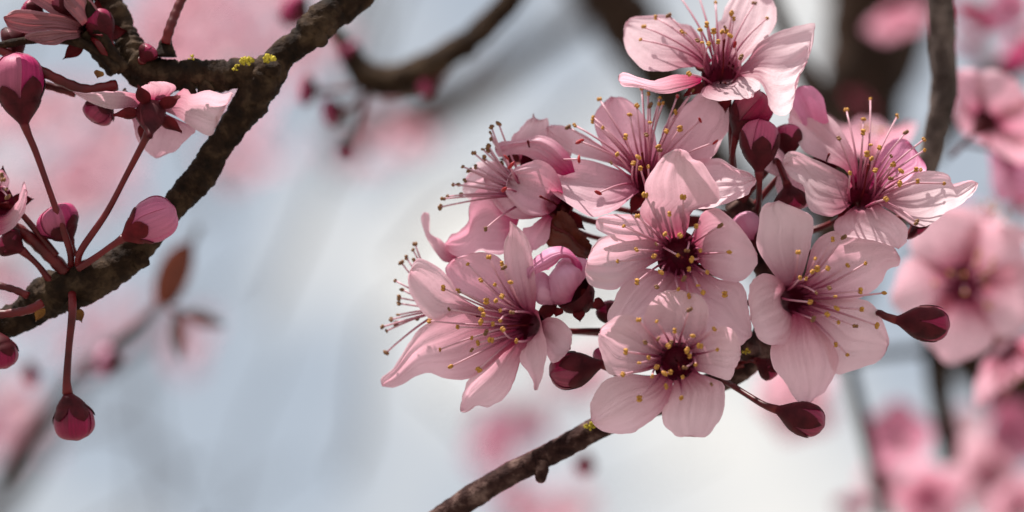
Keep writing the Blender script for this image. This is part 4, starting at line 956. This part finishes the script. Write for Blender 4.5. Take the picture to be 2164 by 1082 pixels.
far_mass(1150, 1070, 110, 40, 8, 900, 60, 50, ['pale', 'pink'], 'rosy far blossom under the speckled twig', 'far blossoms under the speckled twig')
far_mass(1230, 810, 60, 60, 5, 800, 60, 50, ['pale', 'pink'], 'pale far blossom behind the lowest blossom', 'far blossoms behind the lowest blossom')
far_mass(1690, 810, 60, 40, 3, 300, 30, 85, ['pale'], 'pale blurred blossom behind the slanting bud', 'blurred blossoms behind the slanting bud')
for k, (x, y, d, r, fc, m, lab) in enumerate([
    (1900, 940, 300, 88, (-.3, -.6, -.8), 'budrose', 'blurred deep pink blossom at the edge of the low corner mass'),
    (1960, 1050, 280, 90, (.2, .3, -1), 'pink', 'blurred pink blossom lowest in the corner mass'),
    (1800, 1075, 300, 48, (0, -1, -.4), 'budpink', 'blurred small crimson blossom under the corner mass'),
    (2030, 920, 340, 80, (.4, -.7, -.4), 'pale', 'blurred pale blossom with raised petals in the low corner mass'),
    (2090, 1000, 320, 92, (-.4, .3, -.9), 'pale', 'blurred pale blossom in the middle of the corner mass'),
    (2130, 920, 320, 80, (.5, -.2, -.8), 'budrose', 'blurred crimson pink blossom under the thick dark limb'),
    (2150, 1060, 300, 90, (.2, .5, -.8), 'pink', 'blurred pink blossom in the very corner'),
    (1880, 1020, 360, 70, (-.6, .2, -.6), 'pale', 'blurred pale blossom behind the deep pink one'),
    (2060, 880, 380, 46, (0, -1, 0), 'budpink', 'blurred crimson bud cluster on the thick dark limb')]):
    free_blossom('blossom', lab, (x, y), d, r, fc, m, 'blurred blossoms in the low corner', k * .7, False, seed=k)
for k, (x, y, d, r, fc, m, lab) in enumerate([
    (2075, 25, 260, 64, (-.5, .8, -.3), 'budpink', 'blurred crimson blossom hanging in the top corner'),
    (2130, 15, 240, 54, (.2, .2, -1), 'rose', 'blurred lilac blossom in the top corner'),
    (2160, 80, 280, 70, (.5, .6, .3), 'budpink', 'blurred dark crimson blossom under the lilac one'),
    (2060, 90, 300, 60, (-.4, .6, .3), 'budred', 'blurred maroon blossom beside the grey twig'),
    (1895, 30, 340, 70, (.2, .8, -.4), 'pink', 'blurred dusky pink blossom on the heavy dark limb'),
    (1820, 210, 330, 40, (-.5, .7, -.2), 'budred', 'blurred maroon blossom low on the heavy dark limb'),
    (2150, 440, 230, 80, (.4, -.8, -.1), 'budpink', 'blurred crimson blossom above the white petalled one'),
    (2040, 450, 240, 40, (-.2, -1, -.1), 'rose', 'blurred magenta blossom tip above the red eyed one')]):
    free_blossom('blossom', lab, (x, y), d, r, fc, m, 'blurred blossoms along the dark limbs', k * .9, False, seed=40 + k)
far_mass(880, 270, 80, 40, 5, 900, 40, 36, ['pink', 'pale'], 'dim pink far blossom on the smoky limb', 'far blossoms on the smoky limb')
far_mass(740, 310, 150, 90, 7, 1800, 200, 28, ['pale', 'pale'], 'faint pink far blossom below the arching twig', 'far blossoms below the arching twig')
# ---- dark red tangle above the fork
for (bx, by, tx, ty, w, st, lab) in [
    (232, 92, 196, 22, 58, [(246, 118, d0 - 1), (262, 140, d0)], 'dark red bud leaning up beside the upper limb of the fork'),
    (300, 128, 322, 98, 40, [(292, 145, d0)], 'stubby dark red bud on the crook of the fork'),
    (150, 42, 118, -12, 56, [(185, 80, d0), (225, 118, d0)], 'dark red bud reaching out of the tangle'),
    (92, 40, 48, 12, 50, [(140, 62, d0), (200, 100, d0)], 'dark red bud lying over the very dark one')]:
    bud('flower_bud', lab, (bx, by), (tx, ty), w, d0 - 2, stem=st, mat='budred', calyx=.5, sep=.8, group='buds on the knobbly branch')
twig('stem', 'brown stalk rising steeply through the dark red tangle', [(262, 150, d0 - 2), (215, 80, d0 - 3), (190, 20, d0 - 3), (180, -40, d0 - 3)], .0011, .0008, 'bark')
twig('stem', 'maroon stalk curving over the dark red tangle', [(250, 150, d0 - 3), (180, 95, d0 - 3.5), (90, 82, d0 - 4), (-20, 100, d0 - 4)], .0008, .0006, 'bark')
